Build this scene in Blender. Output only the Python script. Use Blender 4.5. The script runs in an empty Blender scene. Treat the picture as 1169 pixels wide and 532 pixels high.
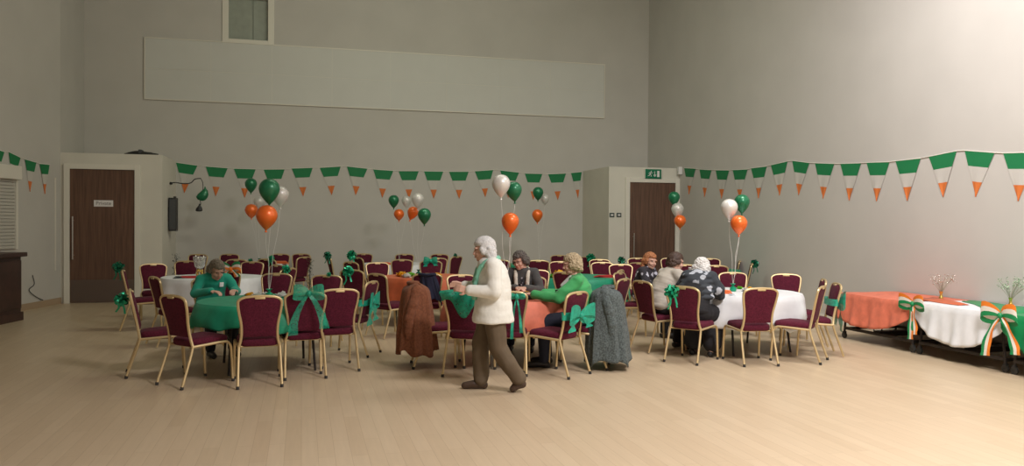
import bpy, bmesh, math, random
from mathutils import Vector, Matrix, noise, Quaternion
PI = math.pi
S = bpy.context.scene
COL = S.collection
random.seed(7)

# ------------------------------------------------------------------ camera, light, exposure
CAM_H = 1.65
YAW = math.radians(14.6)
FPX = 920.0
cam = bpy.data.cameras.new('camera')
cam.sensor_width = 36.0
cam.lens = FPX * 36.0 / 1169.0
cam.clip_end = 100
cam_o = bpy.data.objects.new('camera', cam)
COL.objects.link(cam_o)
CAMR = (Matrix.Rotation(-YAW, 3, 'Z') @ Matrix.Rotation(math.radians(90 - 0.75), 3, 'X')
        @ Matrix.Rotation(math.radians(0.40), 3, 'Z'))
cam_o.matrix_world = Matrix.Translation((0, 0, CAM_H)) @ CAMR.to_4x4()
S.camera = cam_o

S.view_settings.view_transform = 'Standard'
S.view_settings.look = 'None'
S.view_settings.gamma = 1.0
S.view_settings.use_curve_mapping = False
S.view_settings.exposure = 0.2

w = bpy.data.worlds.new('world')
S.world = w
w.use_nodes = True
w.node_tree.nodes['Background'].inputs[0].default_value = (0.75, 0.8, 0.7, 1)
w.node_tree.nodes['Background'].inputs[1].default_value = 0.015


def area(name, loc, size, power, col, rot=(0, 0, 0)):
    l = bpy.data.lights.new(name, 'AREA')
    l.shape = 'RECTANGLE'
    l.size, l.size_y = size
    l.energy = power
    l.color = col
    o = bpy.data.objects.new(name, l)
    COL.objects.link(o)
    o.location = loc
    o.rotation_euler = rot
    return o


# ceiling lamps of the hall, then an added back wall light (all above frame)
area('ceiling_lamp', (4.3, 2.0, 6.3), (1.6, 1.6), 730, (1.0, 0.945, 0.945), (0, math.radians(-12), 0))
area('ceiling_lamp', (5.6, 8.0, 6.3), (1.6, 1.6), 215, (1.0, 0.955, 0.94), (0, math.radians(-32), 0))
area('back_wall_fill_light', (2.4, 11.4, 7.3), (5.0, 0.8), 160, (0.95, 1.0, 0.82), (math.radians(50), 0, 0))  # fill light added to brighten the upper back wall, not a known fixture

# ------------------------------------------------------------------ materials
def new_mat(name):
    m = bpy.data.materials.new(name)
    m.use_nodes = True
    return m, m.node_tree.nodes, m.node_tree.links, m.node_tree.nodes['Principled BSDF']


def mat(name, col, rough=0.6, metal=0.0, spec=0.5, var=0.0, scale=20, bump=0.0, alpha=1.0, sheen=0.0, coat=0.0, trans=0.0, bscale=None):
    m, N, L, P = new_mat(name)
    c = (col[0], col[1], col[2], 1)
    P.inputs['Base Color'].default_value = c
    P.inputs['Roughness'].default_value = rough
    P.inputs['Metallic'].default_value = metal
    P.inputs['Specular IOR Level'].default_value = spec
    P.inputs['Sheen Weight'].default_value = sheen
    P.inputs['Coat Weight'].default_value = coat
    P.inputs['Transmission Weight'].default_value = trans
    P.inputs['Alpha'].default_value = alpha
    tc = N.new('ShaderNodeTexCoord')
    if var or bump:
        nz = N.new('ShaderNodeTexNoise')
        nz.inputs['Scale'].default_value = scale
        nz.inputs['Detail'].default_value = 4
        L.new(tc.outputs['Object'], nz.inputs['Vector'])
    if var:
        r = N.new('ShaderNodeValToRGB')
        r.color_ramp.elements[0].position = 0.3
        r.color_ramp.elements[1].position = 0.7
        r.color_ramp.elements[0].color = tuple(max(0, x * (1 - var)) for x in col) + (1,)
        r.color_ramp.elements[1].color = tuple(min(1, x * (1 + var)) for x in col) + (1,)
        L.new(nz.outputs['Fac'], r.inputs['Fac'])
        L.new(r.outputs['Color'], P.inputs['Base Color'])
    if bump:
        nb = nz
        if bscale:
            nb = N.new('ShaderNodeTexNoise')
            nb.inputs['Scale'].default_value = bscale
            L.new(tc.outputs['Object'], nb.inputs['Vector'])
        b = N.new('ShaderNodeBump')
        b.inputs['Strength'].default_value = bump
        b.inputs['Distance'].default_value = 0.01
        L.new(nb.outputs['Fac'], b.inputs['Height'])
        L.new(b.outputs['Normal'], P.inputs['Normal'])
    return m


def floor_mat():
    m, N, L, P = new_mat('oak_strip_floor')
    tc = N.new('ShaderNodeTexCoord')
    mp = N.new('ShaderNodeMapping')
    mp.inputs['Rotation'].default_value = (0, 0, PI / 2)
    L.new(tc.outputs['Object'], mp.inputs['Vector'])
    br = N.new('ShaderNodeTexBrick')
    br.inputs['Scale'].default_value = 1.0
    br.inputs['Brick Width'].default_value = 1.15
    br.inputs['Row Height'].default_value = 0.115
    br.inputs['Mortar Size'].default_value = 0.0015
    br.inputs['Mortar Smooth'].default_value = 0.3
    br.inputs['Bias'].default_value = 0.0
    br.offset = 0.37
    br.inputs['Color1'].default_value = (0.58, 0.465, 0.322, 1)
    br.inputs['Color2'].default_value = (0.535, 0.42, 0.284, 1)
    br.inputs['Mortar'].default_value = (0.40, 0.30, 0.19, 1)
    L.new(mp.outputs[0], br.inputs['Vector'])
    mp2 = N.new('ShaderNodeMapping')
    mp2.inputs['Scale'].default_value = (22, 1.6, 1)
    L.new(tc.outputs['Object'], mp2.inputs['Vector'])
    nz = N.new('ShaderNodeTexNoise')
    nz.inputs['Scale'].default_value = 1.5
    nz.inputs['Detail'].default_value = 6
    L.new(mp2.outputs[0], nz.inputs['Vector'])
    rr = N.new('ShaderNodeValToRGB')
    rr.color_ramp.elements[0].color = (0.80, 0.78, 0.74, 1)
    rr.color_ramp.elements[1].color = (1.12, 1.1, 1.08, 1)
    L.new(nz.outputs['Fac'], rr.inputs['Fac'])
    mx = N.new('ShaderNodeMix')
    mx.data_type = 'RGBA'
    mx.blend_type = 'MULTIPLY'
    mx.inputs[0].default_value = 0.5
    L.new(br.outputs['Color'], mx.inputs[6])
    L.new(rr.outputs['Color'], mx.inputs[7])
    L.new(mx.outputs[2], P.inputs['Base Color'])
    P.inputs['Roughness'].default_value = 0.38
    P.inputs['Specular IOR Level'].default_value = 0.45
    return m


def door_mat():
    m, N, L, P = new_mat('walnut_veneer')
    tc = N.new('ShaderNodeTexCoord')
    mp = N.new('ShaderNodeMapping')
    mp.inputs['Scale'].default_value = (16, 16, 0.9)
    L.new(tc.outputs['Object'], mp.inputs['Vector'])
    nz = N.new('ShaderNodeTexNoise')
    nz.inputs['Scale'].default_value = 2.0
    nz.inputs['Detail'].default_value = 7
    L.new(mp.outputs[0], nz.inputs['Vector'])
    r = N.new('ShaderNodeValToRGB')
    r.color_ramp.elements[0].position = 0.3
    r.color_ramp.elements[1].position = 0.72
    r.color_ramp.elements[0].color = (0.085, 0.042, 0.027, 1)
    r.color_ramp.elements[1].color = (0.155, 0.080, 0.049, 1)
    L.new(nz.outputs['Fac'], r.inputs['Fac'])
    L.new(r.outputs['Color'], P.inputs['Base Color'])
    P.inputs['Roughness'].default_value = 0.5
    return m


def floral_mat(name, base, petal, scale):
    m, N, L, P = new_mat(name)
    tc = N.new('ShaderNodeTexCoord')
    v = N.new('ShaderNodeTexVoronoi')
    v.inputs['Scale'].default_value = scale
    nz = N.new('ShaderNodeTexNoise')
    nz.inputs['Scale'].default_value = scale * 2.2
    add = N.new('ShaderNodeMath')
    add.operation = 'MULTIPLY_ADD'
    add.inputs[1].default_value = 0.55
    L.new(tc.outputs['Object'], v.inputs['Vector'])
    L.new(tc.outputs['Object'], nz.inputs['Vector'])
    L.new(nz.outputs['Fac'], add.inputs[0])
    L.new(v.outputs['Distance'], add.inputs[2])
    r = N.new('ShaderNodeValToRGB')
    r.color_ramp.interpolation = 'LINEAR'
    e = r.color_ramp.elements
    e[0].position = 0.575
    e[0].color = petal + (1,)
    e[1].position = 0.625
    e[1].color = base + (1,)
    L.new(add.outputs[0], r.inputs['Fac'])
    L.new(r.outputs['Color'], P.inputs['Base Color'])
    P.inputs['Roughness'].default_value = 0.85
    return m


def balloon_mat(name, col, alpha=1.0):
    m, N, L, P = new_mat(name)
    P.inputs['Base Color'].default_value = col + (1,)
    P.inputs['Roughness'].default_value = 0.38
    P.inputs['Coat Weight'].default_value = 0.35
    P.inputs['Coat Roughness'].default_value = 0.22
    P.inputs['Subsurface Weight'].default_value = 0.25
    P.inputs['Subsurface Radius'].default_value = (0.05, 0.05, 0.05)
    P.inputs['Metallic'].default_value = 0.25
    P.inputs['Alpha'].default_value = alpha
    return m


M = {}
M['wall'] = mat('painted_wall', (0.545, 0.525, 0.488), 0.85, spec=0.2, var=0.03, scale=1.3, bump=0.05, bscale=60)
M['white_wall'] = mat('white_painted_wall', (0.66, 0.635, 0.56), 0.8, spec=0.2, var=0.03, scale=2)
M['trim'] = mat('white_gloss_trim', (0.72, 0.69, 0.61), 0.45)
M['ceiling'] = mat('ceiling_paint', (0.5, 0.48, 0.42), 0.9)
M['panel'] = mat('white_acoustic_panel', (0.60, 0.60, 0.565), 0.6, var=0.015, scale=2)
M['floor'] = floor_mat()
M['door'] = door_mat()
M['kick'] = mat('brushed_kick_plate', (0.16, 0.12, 0.10), 0.4, metal=0.5)
M['steel'] = mat('brushed_steel', (0.6, 0.58, 0.55), 0.3, metal=1.0)
M['pane'] = mat('dim_window_glass', (0.33, 0.36, 0.31), 0.25, var=0.08, scale=5)
M['black'] = mat('black_plastic', (0.02, 0.02, 0.02), 0.5)
M['grille'] = mat('dark_grey_grille', (0.06, 0.062, 0.065), 0.6, bump=0.4, scale=160)
M['darkwood'] = mat('dark_stained_bar_wood', (0.045, 0.018, 0.014), 0.4, var=0.3, scale=6)
M['shutter'] = mat('white_roller_shutter', (0.52, 0.5, 0.45), 0.5)
M['gold'] = mat('champagne_gold_frame', (0.68, 0.53, 0.29), 0.38, metal=0.6)
M['maroon'] = mat('maroon_dotted_fabric', (0.092, 0.010, 0.025), 0.85, spec=0.2, var=0.35, scale=70, sheen=0.03)
M['rubber'] = mat('dark_rubber_cap', (0.03, 0.028, 0.025), 0.7)
M['leg_dark'] = mat('dark_painted_steel', (0.035, 0.028, 0.025), 0.5, metal=0.4)
M['board'] = mat('laminate_table_board', (0.25, 0.17, 0.1), 0.6)
M['cl_green'] = mat('green_organza_cloth', (0.014, 0.35, 0.19), 0.55, var=0.12, scale=9, alpha=0.85, sheen=0.05)
M['cl_orange'] = mat('orange_organza_cloth', (0.58, 0.125, 0.045), 0.6, var=0.12, scale=9, sheen=0.05)
M['cl_salmon'] = mat('coral_organza_cloth', (0.78, 0.205, 0.12), 0.6, var=0.14, scale=9, sheen=0.05, alpha=0.95)
M['cl_white'] = mat('white_paper_cloth', (0.76, 0.78, 0.80), 0.6, var=0.04, scale=9)
M['sash_thin'] = mat('sheer_green_organza', (0.012, 0.38, 0.24), 0.4, var=0.25, scale=30, alpha=0.6)
M['sash'] = mat('green_organza_sash', (0.012, 0.40, 0.26), 0.4, var=0.25, scale=30, alpha=0.85, sheen=0.08)
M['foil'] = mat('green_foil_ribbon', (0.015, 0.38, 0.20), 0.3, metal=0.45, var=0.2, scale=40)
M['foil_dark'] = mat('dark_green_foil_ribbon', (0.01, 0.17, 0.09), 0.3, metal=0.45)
M['f_green'] = mat('flag_green', (0.008, 0.19, 0.062), 0.7)
M['f_white'] = mat('flag_white', (0.56, 0.54, 0.50), 0.9, spec=.1)
M['f_orange'] = mat('flag_orange', (0.66, 0.18, 0.04), 0.7)
M['r_green'] = mat('ribbon_green', (0.01, 0.27, 0.09), 0.4)
M['r_white'] = mat('ribbon_white', (0.85, 0.82, 0.75), 0.4)
M['r_orange'] = mat('ribbon_orange', (0.90, 0.25, 0.03), 0.4)
M['string'] = mat('curling_ribbon', (0.72, 0.70, 0.66), 0.4)
M['b_green'] = balloon_mat('green_pearl_balloon', (0.006, 0.17, 0.07))
M['b_orange'] = balloon_mat('orange_pearl_balloon', (0.90, 0.17, 0.02))
M['b_white'] = balloon_mat('white_pearl_balloon', (0.78, 0.76, 0.72))
M['b_clear'] = balloon_mat('translucent_white_balloon', (0.75, 0.74, 0.70), 0.72)
M['yellow'] = mat('yellow_tissue', (0.85, 0.50, 0.03), 0.7)
M['tissue'] = mat('white_tissue', (0.75, 0.74, 0.7), 0.7)
M['lime'] = mat('lime_tissue', (0.2, 0.55, 0.06), 0.7)
M['red'] = mat('red_napkin', (0.55, 0.03, 0.03), 0.7)
M['napkin'] = mat('orange_napkin', (0.85, 0.2, 0.06), 0.7)
M['skin'] = mat('skin', (0.60, 0.36, 0.27), 0.55, var=0.08, scale=18)
M['eye'] = mat('eye', (0.05, 0.03, 0.025), 0.15)
M['lips'] = mat('lips', (0.45, 0.14, 0.12), 0.45)
M['glass'] = mat('clear_vase_glass', (0.9, 0.92, 0.9), 0.05, trans=0.85)
M['goldfoil'] = mat('gold_foil', (0.75, 0.55, 0.15), 0.25, metal=0.8)
M['silver'] = mat('silver_foil', (0.8, 0.78, 0.72), 0.2, metal=0.8)
M['signwhite'] = mat('white_sign_plastic', (0.75, 0.73, 0.72), 0.5)
M['signgreen'] = mat('exit_sign_green', (0.0, 0.16, 0.075), 0.4)
M['signgrey'] = mat('sign_lettering', (0.12, 0.1, 0.1), 0.6)

# ------------------------------------------------------------------ helpers
def link(name, me, m=None, parent=None, smooth=True):
    o = bpy.data.objects.new(name, me)
    COL.objects.link(o)
    if m is not None:
        for x in (m if isinstance(m, (list, tuple)) else [m]):
            me.materials.append(x)
    if smooth:
        for p in me.polygons:
            p.use_smooth = True
    if parent is not None:
        o.parent = parent
    return o


def fin(name, bm, m, parent=None, smooth=True, recalc=True):
    if recalc:
        bmesh.ops.recalc_face_normals(bm, faces=bm.faces)
    me = bpy.data.meshes.new(name)
    bm.to_mesh(me)
    bm.free()
    o = link(name, me, m, parent, smooth)
    if smooth:
        try:
            me.set_sharp_from_angle(angle=math.radians(42))
        except Exception:
            pass
    return o


def tag(o, label=None, cat=None, group=None, kind=None):
    if label: o['label'] = label
    if cat: o['category'] = cat
    if group: o['group'] = group
    if kind: o['kind'] = kind
    return o


def thing(name, label, cat, loc=(0, 0, 0), rz=0.0, group=None):
    o = bpy.data.objects.new(name, None)
    COL.objects.link(o)
    o.location = loc
    o.rotation_euler = (0, 0, rz)
    o.empty_display_size = 0.1
    return tag(o, label, cat, group)


def copy_tree(o, parent=None, skip=()):
    c = o.copy()
    COL.objects.link(c)
    if parent is not None:
        c.parent = parent
    for ch in list(o.children):
        if ch.name.split('.')[0] in skip:
            continue
        copy_tree(ch, c, skip)
    return c


def box(bm, x0, x1, y0, y1, z0, z1, bevel=0.0, mi=0):
    r = bmesh.ops.create_cube(bm, size=1)
    vs = r['verts']
    for v in vs:
        v.co = Vector(((x0 + x1) / 2 + v.co.x * (x1 - x0), (y0 + y1) / 2 + v.co.y * (y1 - y0), (z0 + z1) / 2 + v.co.z * (z1 - z0)))
    fs = list({f for v in vs for f in v.link_faces})
    for f in fs:
        f.material_index = mi
    if bevel:
        es = list({e for v in vs for e in v.link_edges})
        bmesh.ops.bevel(bm, geom=es, offset=bevel, segments=2, affect='EDGES', profile=0.6)
    return vs


def frame_at(t, ref=Vector((0, 0, 1))):
    t = t.normalized()
    if abs(t.dot(ref)) > 0.95:
        ref = Vector((1, 0, 0))
    a = t.cross(ref).normalized()
    return a, t.cross(a).normalized()


def tube(bm, pts, r, seg=8, cap=True, flat=1.0, closed=False):
    pts = [Vector(p) for p in pts]
    n = len(pts)
    rs = r if isinstance(r, (list, tuple)) else [r] * n
    rings = []
    prev = None
    for i, p in enumerate(pts):
        if closed:
            t = pts[(i + 1) % n] - pts[i - 1]
        else:
            t = pts[min(i + 1, n - 1)] - pts[max(i - 1, 0)]
        if t.length < 1e-9:
            t = Vector((0, 0, 1))
        t.normalize()
        if prev is None:
            a, b = frame_at(t)
        else:
            a = (prev - t * prev.dot(t))
            if a.length < 1e-6:
                a, b = frame_at(t)
            a.normalize()
            b = t.cross(a).normalized()
        prev = a
        rings.append([bm.verts.new(p + (a * math.cos(2 * PI * k / seg) + b * math.sin(2 * PI * k / seg) * flat) * rs[i]) for k in range(seg)])
    m = n if closed else n - 1
    for i in range(m):
        A, B = rings[i], rings[(i + 1) % n]
        for k in range(seg):
            bm.faces.new((A[k], A[(k + 1) % seg], B[(k + 1) % seg], B[k]))
    if cap and not closed:
        bm.faces.new(rings[0][::-1])
        bm.faces.new(rings[-1])


def lathe(bm, prof, seg=24, c=(0, 0, 0), M4=None):
    rings = []
    for r, z in prof:
        if r < 1e-5:
            p = Vector((c[0], c[1], c[2] + z))
            rings.append([bm.verts.new(M4 @ p if M4 else p)])
        else:
            ring = []
            for k in range(seg):
                a = 2 * PI * k / seg
                p = Vector((c[0] + r * math.cos(a), c[1] + r * math.sin(a), c[2] + z))
                ring.append(bm.verts.new(M4 @ p if M4 else p))
            rings.append(ring)
    for A, B in zip(rings, rings[1:]):
        for k in range(seg):
            k2 = (k + 1) % seg
            if len(A) == 1 and len(B) > 1:
                bm.faces.new((A[0], B[k], B[k2]))
            elif len(B) == 1 and len(A) > 1:
                bm.faces.new((A[k], A[k2], B[0]))
            elif len(A) > 1:
                bm.faces.new((A[k], A[k2], B[k2], B[k]))


def smooth_path(ctrl, n=6):
    """Catmull-Rom through control points"""
    P = [Vector(c) for c in ctrl]
    P = [P[0] * 2 - P[1]] + P + [P[-1] * 2 - P[-2]]
    out = []
    for i in range(1, len(P) - 2):
        for k in range(n):
            t = k / n
            a, b, c, d = P[i - 1:i + 3]
            out.append(0.5 * ((2 * b) + (c - a) * t + (2 * a - 5 * b + 4 * c - d) * t * t + (3 * b - a - 3 * c + d) * t ** 3))
    out.append(P[-2])
    return out


def ribbon(bm, pts, wv, mats=(0,), wave=0.0):
    """strip through pts, wv = width vector(s); one column of faces per material index"""
    rows = []
    nc = len(mats)
    for i, p in enumerate(pts):
        wd = wv[i] if isinstance(wv, list) else wv
        p = Vector(p)
        rows.append([bm.verts.new(p + Vector(wd) * (j / nc - 0.5)) for j in range(nc + 1)])
    for a, b in zip(rows, rows[1:]):
        for j in range(nc):
            f = bm.faces.new((a[j], a[j + 1], b[j + 1], b[j]))
            f.material_index = mats[j]


def solid(o, t=0.003):
    md = o.modifiers.new('solid', 'SOLIDIFY')
    md.thickness = t
    md.offset = 0
    return o


def P(u, d, z=0.0):
    """point at camera depth d seen at image column u"""
    x = (u - 584.5) / FPX * d
    return Vector((x * math.cos(YAW) + d * math.sin(YAW), -x * math.sin(YAW) + d * math.cos(YAW), z))


def ray(u, v):
    return (CAMR @ Vector(((u - 584.5) / FPX, -(v - 266.0) / FPX, -1.0))).normalized()


def onplane(u, v, axis, val):
    r = ray(u, v)
    o = Vector((0, 0, CAM_H))
    t = (val - o[axis]) / r[axis]
    return o + r * t


def heading(phi):
    """rotation about Z for local +Y facing phi degrees clockwise from straight away"""
    return -(math.radians(phi) + YAW)


# ------------------------------------------------------------------ the hall
RX = 8.64      # right wall
BY = 19.3      # back wall
PY = 17.5      # front faces of the two door lobbies
LX = -4.58     # corner of left wall and left lobby
CZ = 7.6
FY = -4.0


def struct(name, bm, m, parent=None, smooth=False):
    o = fin(name, bm, m, parent, smooth)
    if parent is None:
        o['kind'] = 'structure'
    return o


b = bmesh.new(); box(b, -6.6, RX + .2, FY - .2, BY + .2, -0.2, 0); struct('floor', b, M['floor'])
b = bmesh.new(); box(b, -6.6, RX + .2, FY - .2, BY + .2, CZ, CZ + .2); struct('ceiling', b, M['ceiling'])
b = bmesh.new(); box(b, RX, RX + .2, FY - .2, BY + .2, 0, CZ); struct('wall_right', b, M['wall'])
b = bmesh.new(); box(b, -6.6, RX, FY - .2, FY, 0, CZ); struct('wall_front', b, M['wall'])
# left wall, splayed towards the bar
b = bmesh.new()
pl = [(LX, BY + .2), (LX, PY), (-5.95, 11.2), (-5.95, FY), (-6.6, FY), (-6.6, BY + .2)]
lo = [b.verts.new((x, y, 0)) for x, y in pl]
hi = [b.verts.new((x, y, CZ)) for x, y in pl]
for i in range(len(pl)):
    j = (i + 1) % len(pl)
    b.faces.new((lo[i], lo[j], hi[j], hi[i]))
b.faces.new(lo); b.faces.new(hi)
struct('wall_left', b, M['wall'])
# back wall with the opening of the high window
wl = onplane(261, 20, 1, BY).x; wr = onplane(306, 20, 1, BY).x
wb = onplane(284, 45.5, 1, BY).z; wt = onplane(284, 0.0, 1, BY).z + 0.04
b = bmesh.new()
box(b, LX, wl, BY, BY + .2, 0, CZ)
box(b, wr, RX, BY, BY + .2, 0, CZ)
box(b, wl, wr, BY, BY + .2, 0, wb)
box(b, wl, wr, BY, BY + .2, wt, CZ)
struct('wall_back', b, M['wall'])
win = bpy.data.objects.new('window_1', None); COL.objects.link(win); win['kind'] = 'structure'
win.location = (0, 0, 0)
b = bmesh.new()
fw = 0.135
box(b, wl - fw, wl, BY - .03, BY, wb - fw, wt + fw, .006)
box(b, wr, wr + fw, BY - .03, BY, wb - fw, wt + fw, .006)
box(b, wl, wr, BY - .03, BY, wb - fw, wb, .006)
box(b, wl, wr, BY - .03, BY, wt, wt + fw, .006)
fin('window_frame', b, M['trim'], win, False)
b = bmesh.new(); box(b, wl, wr, BY + .12, BY + .14, wb, wt); fin('window_pane', b, M['pane'], win, False)
b = bmesh.new()
mx_ = onplane(289, 20, 1, BY).x
box(b, mx_ - .012, mx_ + .012, BY + .105, BY + .12, wb, wt)
fin('window_bar', b, mat('grey_glazing_bar', (0.24, 0.26, 0.22), .5), win, False)

# lobbies
LBX = -2.73
RBX = 6.87
LTZ = 2.96
b = bmesh.new(); box(b, LX, LBX, PY, BY, 0, LTZ); struct('wall_left_lobby', b, M['white_wall'])
b = bmesh.new(); box(b, RBX, RX, PY, BY, 0, LTZ); struct('wall_right_lobby', b, M['white_wall'])


def door(n, u0, u1, vtop, fr, handle_u, hv0, hv1, kick, label_h):
    x0 = onplane(u0, 260, 1, PY).x; x1 = onplane(u1, 260, 1, PY).x
    zt = onplane((u0 + u1) / 2, vtop, 1, PY).z
    e = bpy.data.objects.new('door_%d' % n, None); COL.objects.link(e); e['kind'] = 'structure'
    e.location = ((x0 + x1) / 2, PY, 0)
    cx = (x0 + x1) / 2
    b = bmesh.new(); box(b, x0 - cx, x1 - cx, -.02, 0, .01, zt); fin('door_leaf', b, M['door'], e, False)
    b = bmesh.new()
    box(b, x0 - cx - fr, x0 - cx, -.05, 0, 0, zt + fr, .005)
    box(b, x1 - cx, x1 - cx + fr, -.05, 0, 0, zt + fr, .005)
    box(b, x0 - cx, x1 - cx, -.05, 0, zt, zt + fr, .005)
    fin('door_frame', b, M['trim'], e, False)
    hx = onplane(handle_u, 260, 1, PY).x - cx
    z0 = onplane(handle_u, hv1, 1, PY).z; z1 = onplane(handle_u, hv0, 1, PY).z
    b = bmesh.new()
    tube(b, [(hx, -.075, z0), (hx, -.075, z1)], .013, 10)
    tube(b, [(hx, -.075, z0 + .08), (hx, -.018, z0 + .08)], .009, 8)
    tube(b, [(hx, -.075, z1 - .08), (hx, -.018, z1 - .08)], .009, 8)
    fin('pull_handle', b, M['steel'], e)
    if kick:
        b = bmesh.new(); box(b, x0 - cx + .01, x1 - cx - .01, -.024, -.02, .02, kick); fin('kick_plate', b, M['kick'], e, False)
    b = bmesh.new(); box(b, x1 - cx - .008, x1 - cx - .003, -.022, -.018, .01, zt - .005); fin('door_gap', b, M['black'], e, False)
    return e


door(1, 80, 154, 193.5, .105, 84, 247, 296, .46, 0)
door(2, 718, 770, 208.5, .105, 722.5, 266, 322, .46, 0)

# skirting boards
b = bmesh.new(); box(b, RX - .018, RX, FY, PY, 0, .12, .004); struct('baseboard_right', b, M['trim'])
b = bmesh.new(); box(b, LBX, RBX, BY - .018, BY, 0, .12, .004); struct('baseboard_back', b, M['trim'])
b = bmesh.new()
d_ = Vector((-5.95 - LX, 11.2 - PY, 0)); nn = Vector((d_.y, -d_.x, 0)).normalized() * -1
if nn.x < 0: nn = -nn
q = [Vector((LX, PY, 0)), Vector((-5.95, 11.2, 0))]
vs = [q[0], q[1], q[1] + nn * .018, q[0] + nn * .018]
lo = [b.verts.new(v) for v in vs]; hi = [b.verts.new(v + Vector((0, 0, .12))) for v in vs]
for i in range(4):
    b.faces.new((lo[i], lo[(i + 1) % 4], hi[(i + 1) % 4], hi[i]))
b.faces.new(hi); b.faces.new(lo)
struct('baseboard_left', b, mat('tan_skirting', (0.40, 0.29, 0.19), .5))
b = bmesh.new()
xd = onplane(165, 260, 1, PY).x
box(b, xd + .02, LBX + .018, PY - .018, PY, 0, .12, .004)
box(b, LBX, LBX + .018, PY - .018, BY - .02, 0, .12, .004)
struct('baseboard_left_lobby', b, M['trim'])
b = bmesh.new()
xd = onplane(711, 260, 1, PY).x
box(b, RBX - .018, xd - .03, PY - .018, PY, 0, .12, .004)
box(b, RBX - .018, RBX, PY - .018, BY - .02, 0, .12, .004)
struct('baseboard_right_lobby', b, M['trim'])

# panel band high on the back wall: two rows of eight boards
pn = thing('wall_panel', 'long pale panel band of sixteen boards fixed high on the back wall', 'wall panel', (0, BY, 0))
seams = [166, 241, 310.5, 379, 445.6, 509.5, 570.5, 628, 689]
xs = [onplane(u, 100, 1, BY).x for u in seams]
zt_, zm_, zb_ = 5.66, 4.99, 4.33
for i in range(8):
    for z0, z1 in ((zb_, zm_), (zm_, zt_)):
        b = bmesh.new(); box(b, xs[i] + .003, xs[i + 1] - .003, -.035, -.02, z0 + .003, z1 - .003, 0)
        fin('board', b, M['panel'], pn, False)
b = bmesh.new(); box(b, xs[0], xs[8], -.03, 0, zb_, zt_); fin('backing', b, M['trim'], pn, False)
b = bmesh.new()
e_ = .022
box(b, xs[0] - e_, xs[0], -.045, 0, zb_ - e_, zt_ + e_)
box(b, xs[8], xs[8] + e_, -.045, 0, zb_ - e_, zt_ + e_)
box(b, xs[0], xs[8], -.045, 0, zb_ - e_, zb_)
box(b, xs[0], xs[8], -.045, 0, zt_, zt_ + e_)
fin('edge_trim', b, M['trim'], pn, False)

# vertical conduit in the corner beside the left door
b = bmesh.new()
pc = Vector((LX, PY, 0)) + d_.normalized() * .22 + nn * .015
box(b, pc.x - .012, pc.x + .012, pc.y - .012, pc.y + .012, .66, 2.45, .003)
struct('trim_1', b, M['trim'])


def text_mesh(name, s, size, loc, m, parent, depth=.002):
    cu = bpy.data.curves.new(name, 'FONT')
    cu.body = s; cu.size = size; cu.align_x = 'CENTER'; cu.align_y = 'CENTER'; cu.extrude = depth
    t = bpy.data.objects.new(name + '_tmp', cu); COL.objects.link(t)
    dg = bpy.context.evaluated_depsgraph_get()
    me = bpy.data.meshes.new_from_object(t.evaluated_get(dg))
    bpy.data.objects.remove(t)
    me.transform(Matrix.Translation(loc) @ Matrix.Rotation(PI / 2, 4, 'X'))
    me.materials.clear()
    me.name = name
    return link(name, me, m, parent, False)


# notice on left door
a0 = onplane(107.5, 228.5, 1, PY); a1 = onplane(129.5, 236, 1, PY)
sg = thing('door_sign', 'small white rectangular notice on the left dark door', 'sign', ((a0.x + a1.x) / 2, PY - .02, (a0.z + a1.z) / 2))
hw = (a1.x - a0.x) / 2; hh = (a0.z - a1.z) / 2
b = bmesh.new(); box(b, -hw, hw, -.006, 0, -hh, hh, .001); fin('plate', b, M['signwhite'], sg, False)
text_mesh('lettering', 'Private', .10, (0, -.007, 0), M['signgrey'], sg, .0006)

# exit sign
a0 = onplane(735, 192.5, 1, PY); a1 = onplane(754.5, 205, 1, PY)
sg = thing('exit_sign', 'green running man and down arrow exit sign above the right door', 'exit sign', ((a0.x + a1.x) / 2, PY, (a0.z + a1.z) / 2))
hw = (a1.x - a0.x) / 2; hh = (a0.z - a1.z) / 2
b = bmesh.new(); box(b, -hw, hw, -.05, 0, -hh, hh, .006); fin('housing', b, M['trim'], sg, False)
b = bmesh.new(); box(b, -hw + .015, hw - .015, -.054, -.05, -hh + .02, hh - .012); fin('green_panel', b, M['signgreen'], sg, False)
b = bmesh.new()
box(b, .095, .155, -.057, -.054, -.07, .075)                         # doorway
tube(b, [(.035, -.056, .06), (.035, -.056, -.03)], .009, 6)          # arrow
for sx in (-1, 1):
    tube(b, [(.035, -.056, -.06), (.035 + sx * .032, -.056, -.015)], .009, 6)
bmesh.ops.create_icosphere(b, subdivisions=2, radius=.014, matrix=Matrix.Translation((-.055, -.055, .058)))
tube(b, [(-.06, -.056, .035), (-.085, -.056, -.01)], .013, 6)
tube(b, [(-.085, -.056, -.01), (-.055, -.056, -.03), (-.06, -.056, -.065)], .008, 6)
tube(b, [(-.085, -.056, -.01), (-.105, -.056, -.04), (-.14, -.056, -.045)], .008, 6)
tube(b, [(-.062, -.056, .034), (-.03, -.056, .015), (-.015, -.056, .035)], .006, 6)
tube(b, [(-.062, -.056, .034), (-.10, -.056, .03), (-.115, -.056, .0)], .006, 6)
fin('pictogram', b, M['signwhite'], sg)

# two switch plates beside the right door
for (u, lab) in ((698.5, 'left of two small dark square plates on the wall beside the right door'),
                 (706.5, 'right of two small dark square plates, nearer the right door frame')):
    p = onplane(u, 245.5, 1, PY)
    t = thing('switch_plate', lab, 'switch', (p.x, PY, p.z), 0, 'plates beside the right door')
    b = bmesh.new(); box(b, -.06, .06, -.012, 0, -.05, .05, .004); fin('plate', b, M['steel'] if False else mat('dark_plate', (.05, .07, .06), .4), t, False)
    b = bmesh.new(); box(b, -.03, .03, -.018, -.012, -.018, .018, .002); fin('rocker', b, M['signwhite'], t, False)

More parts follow.
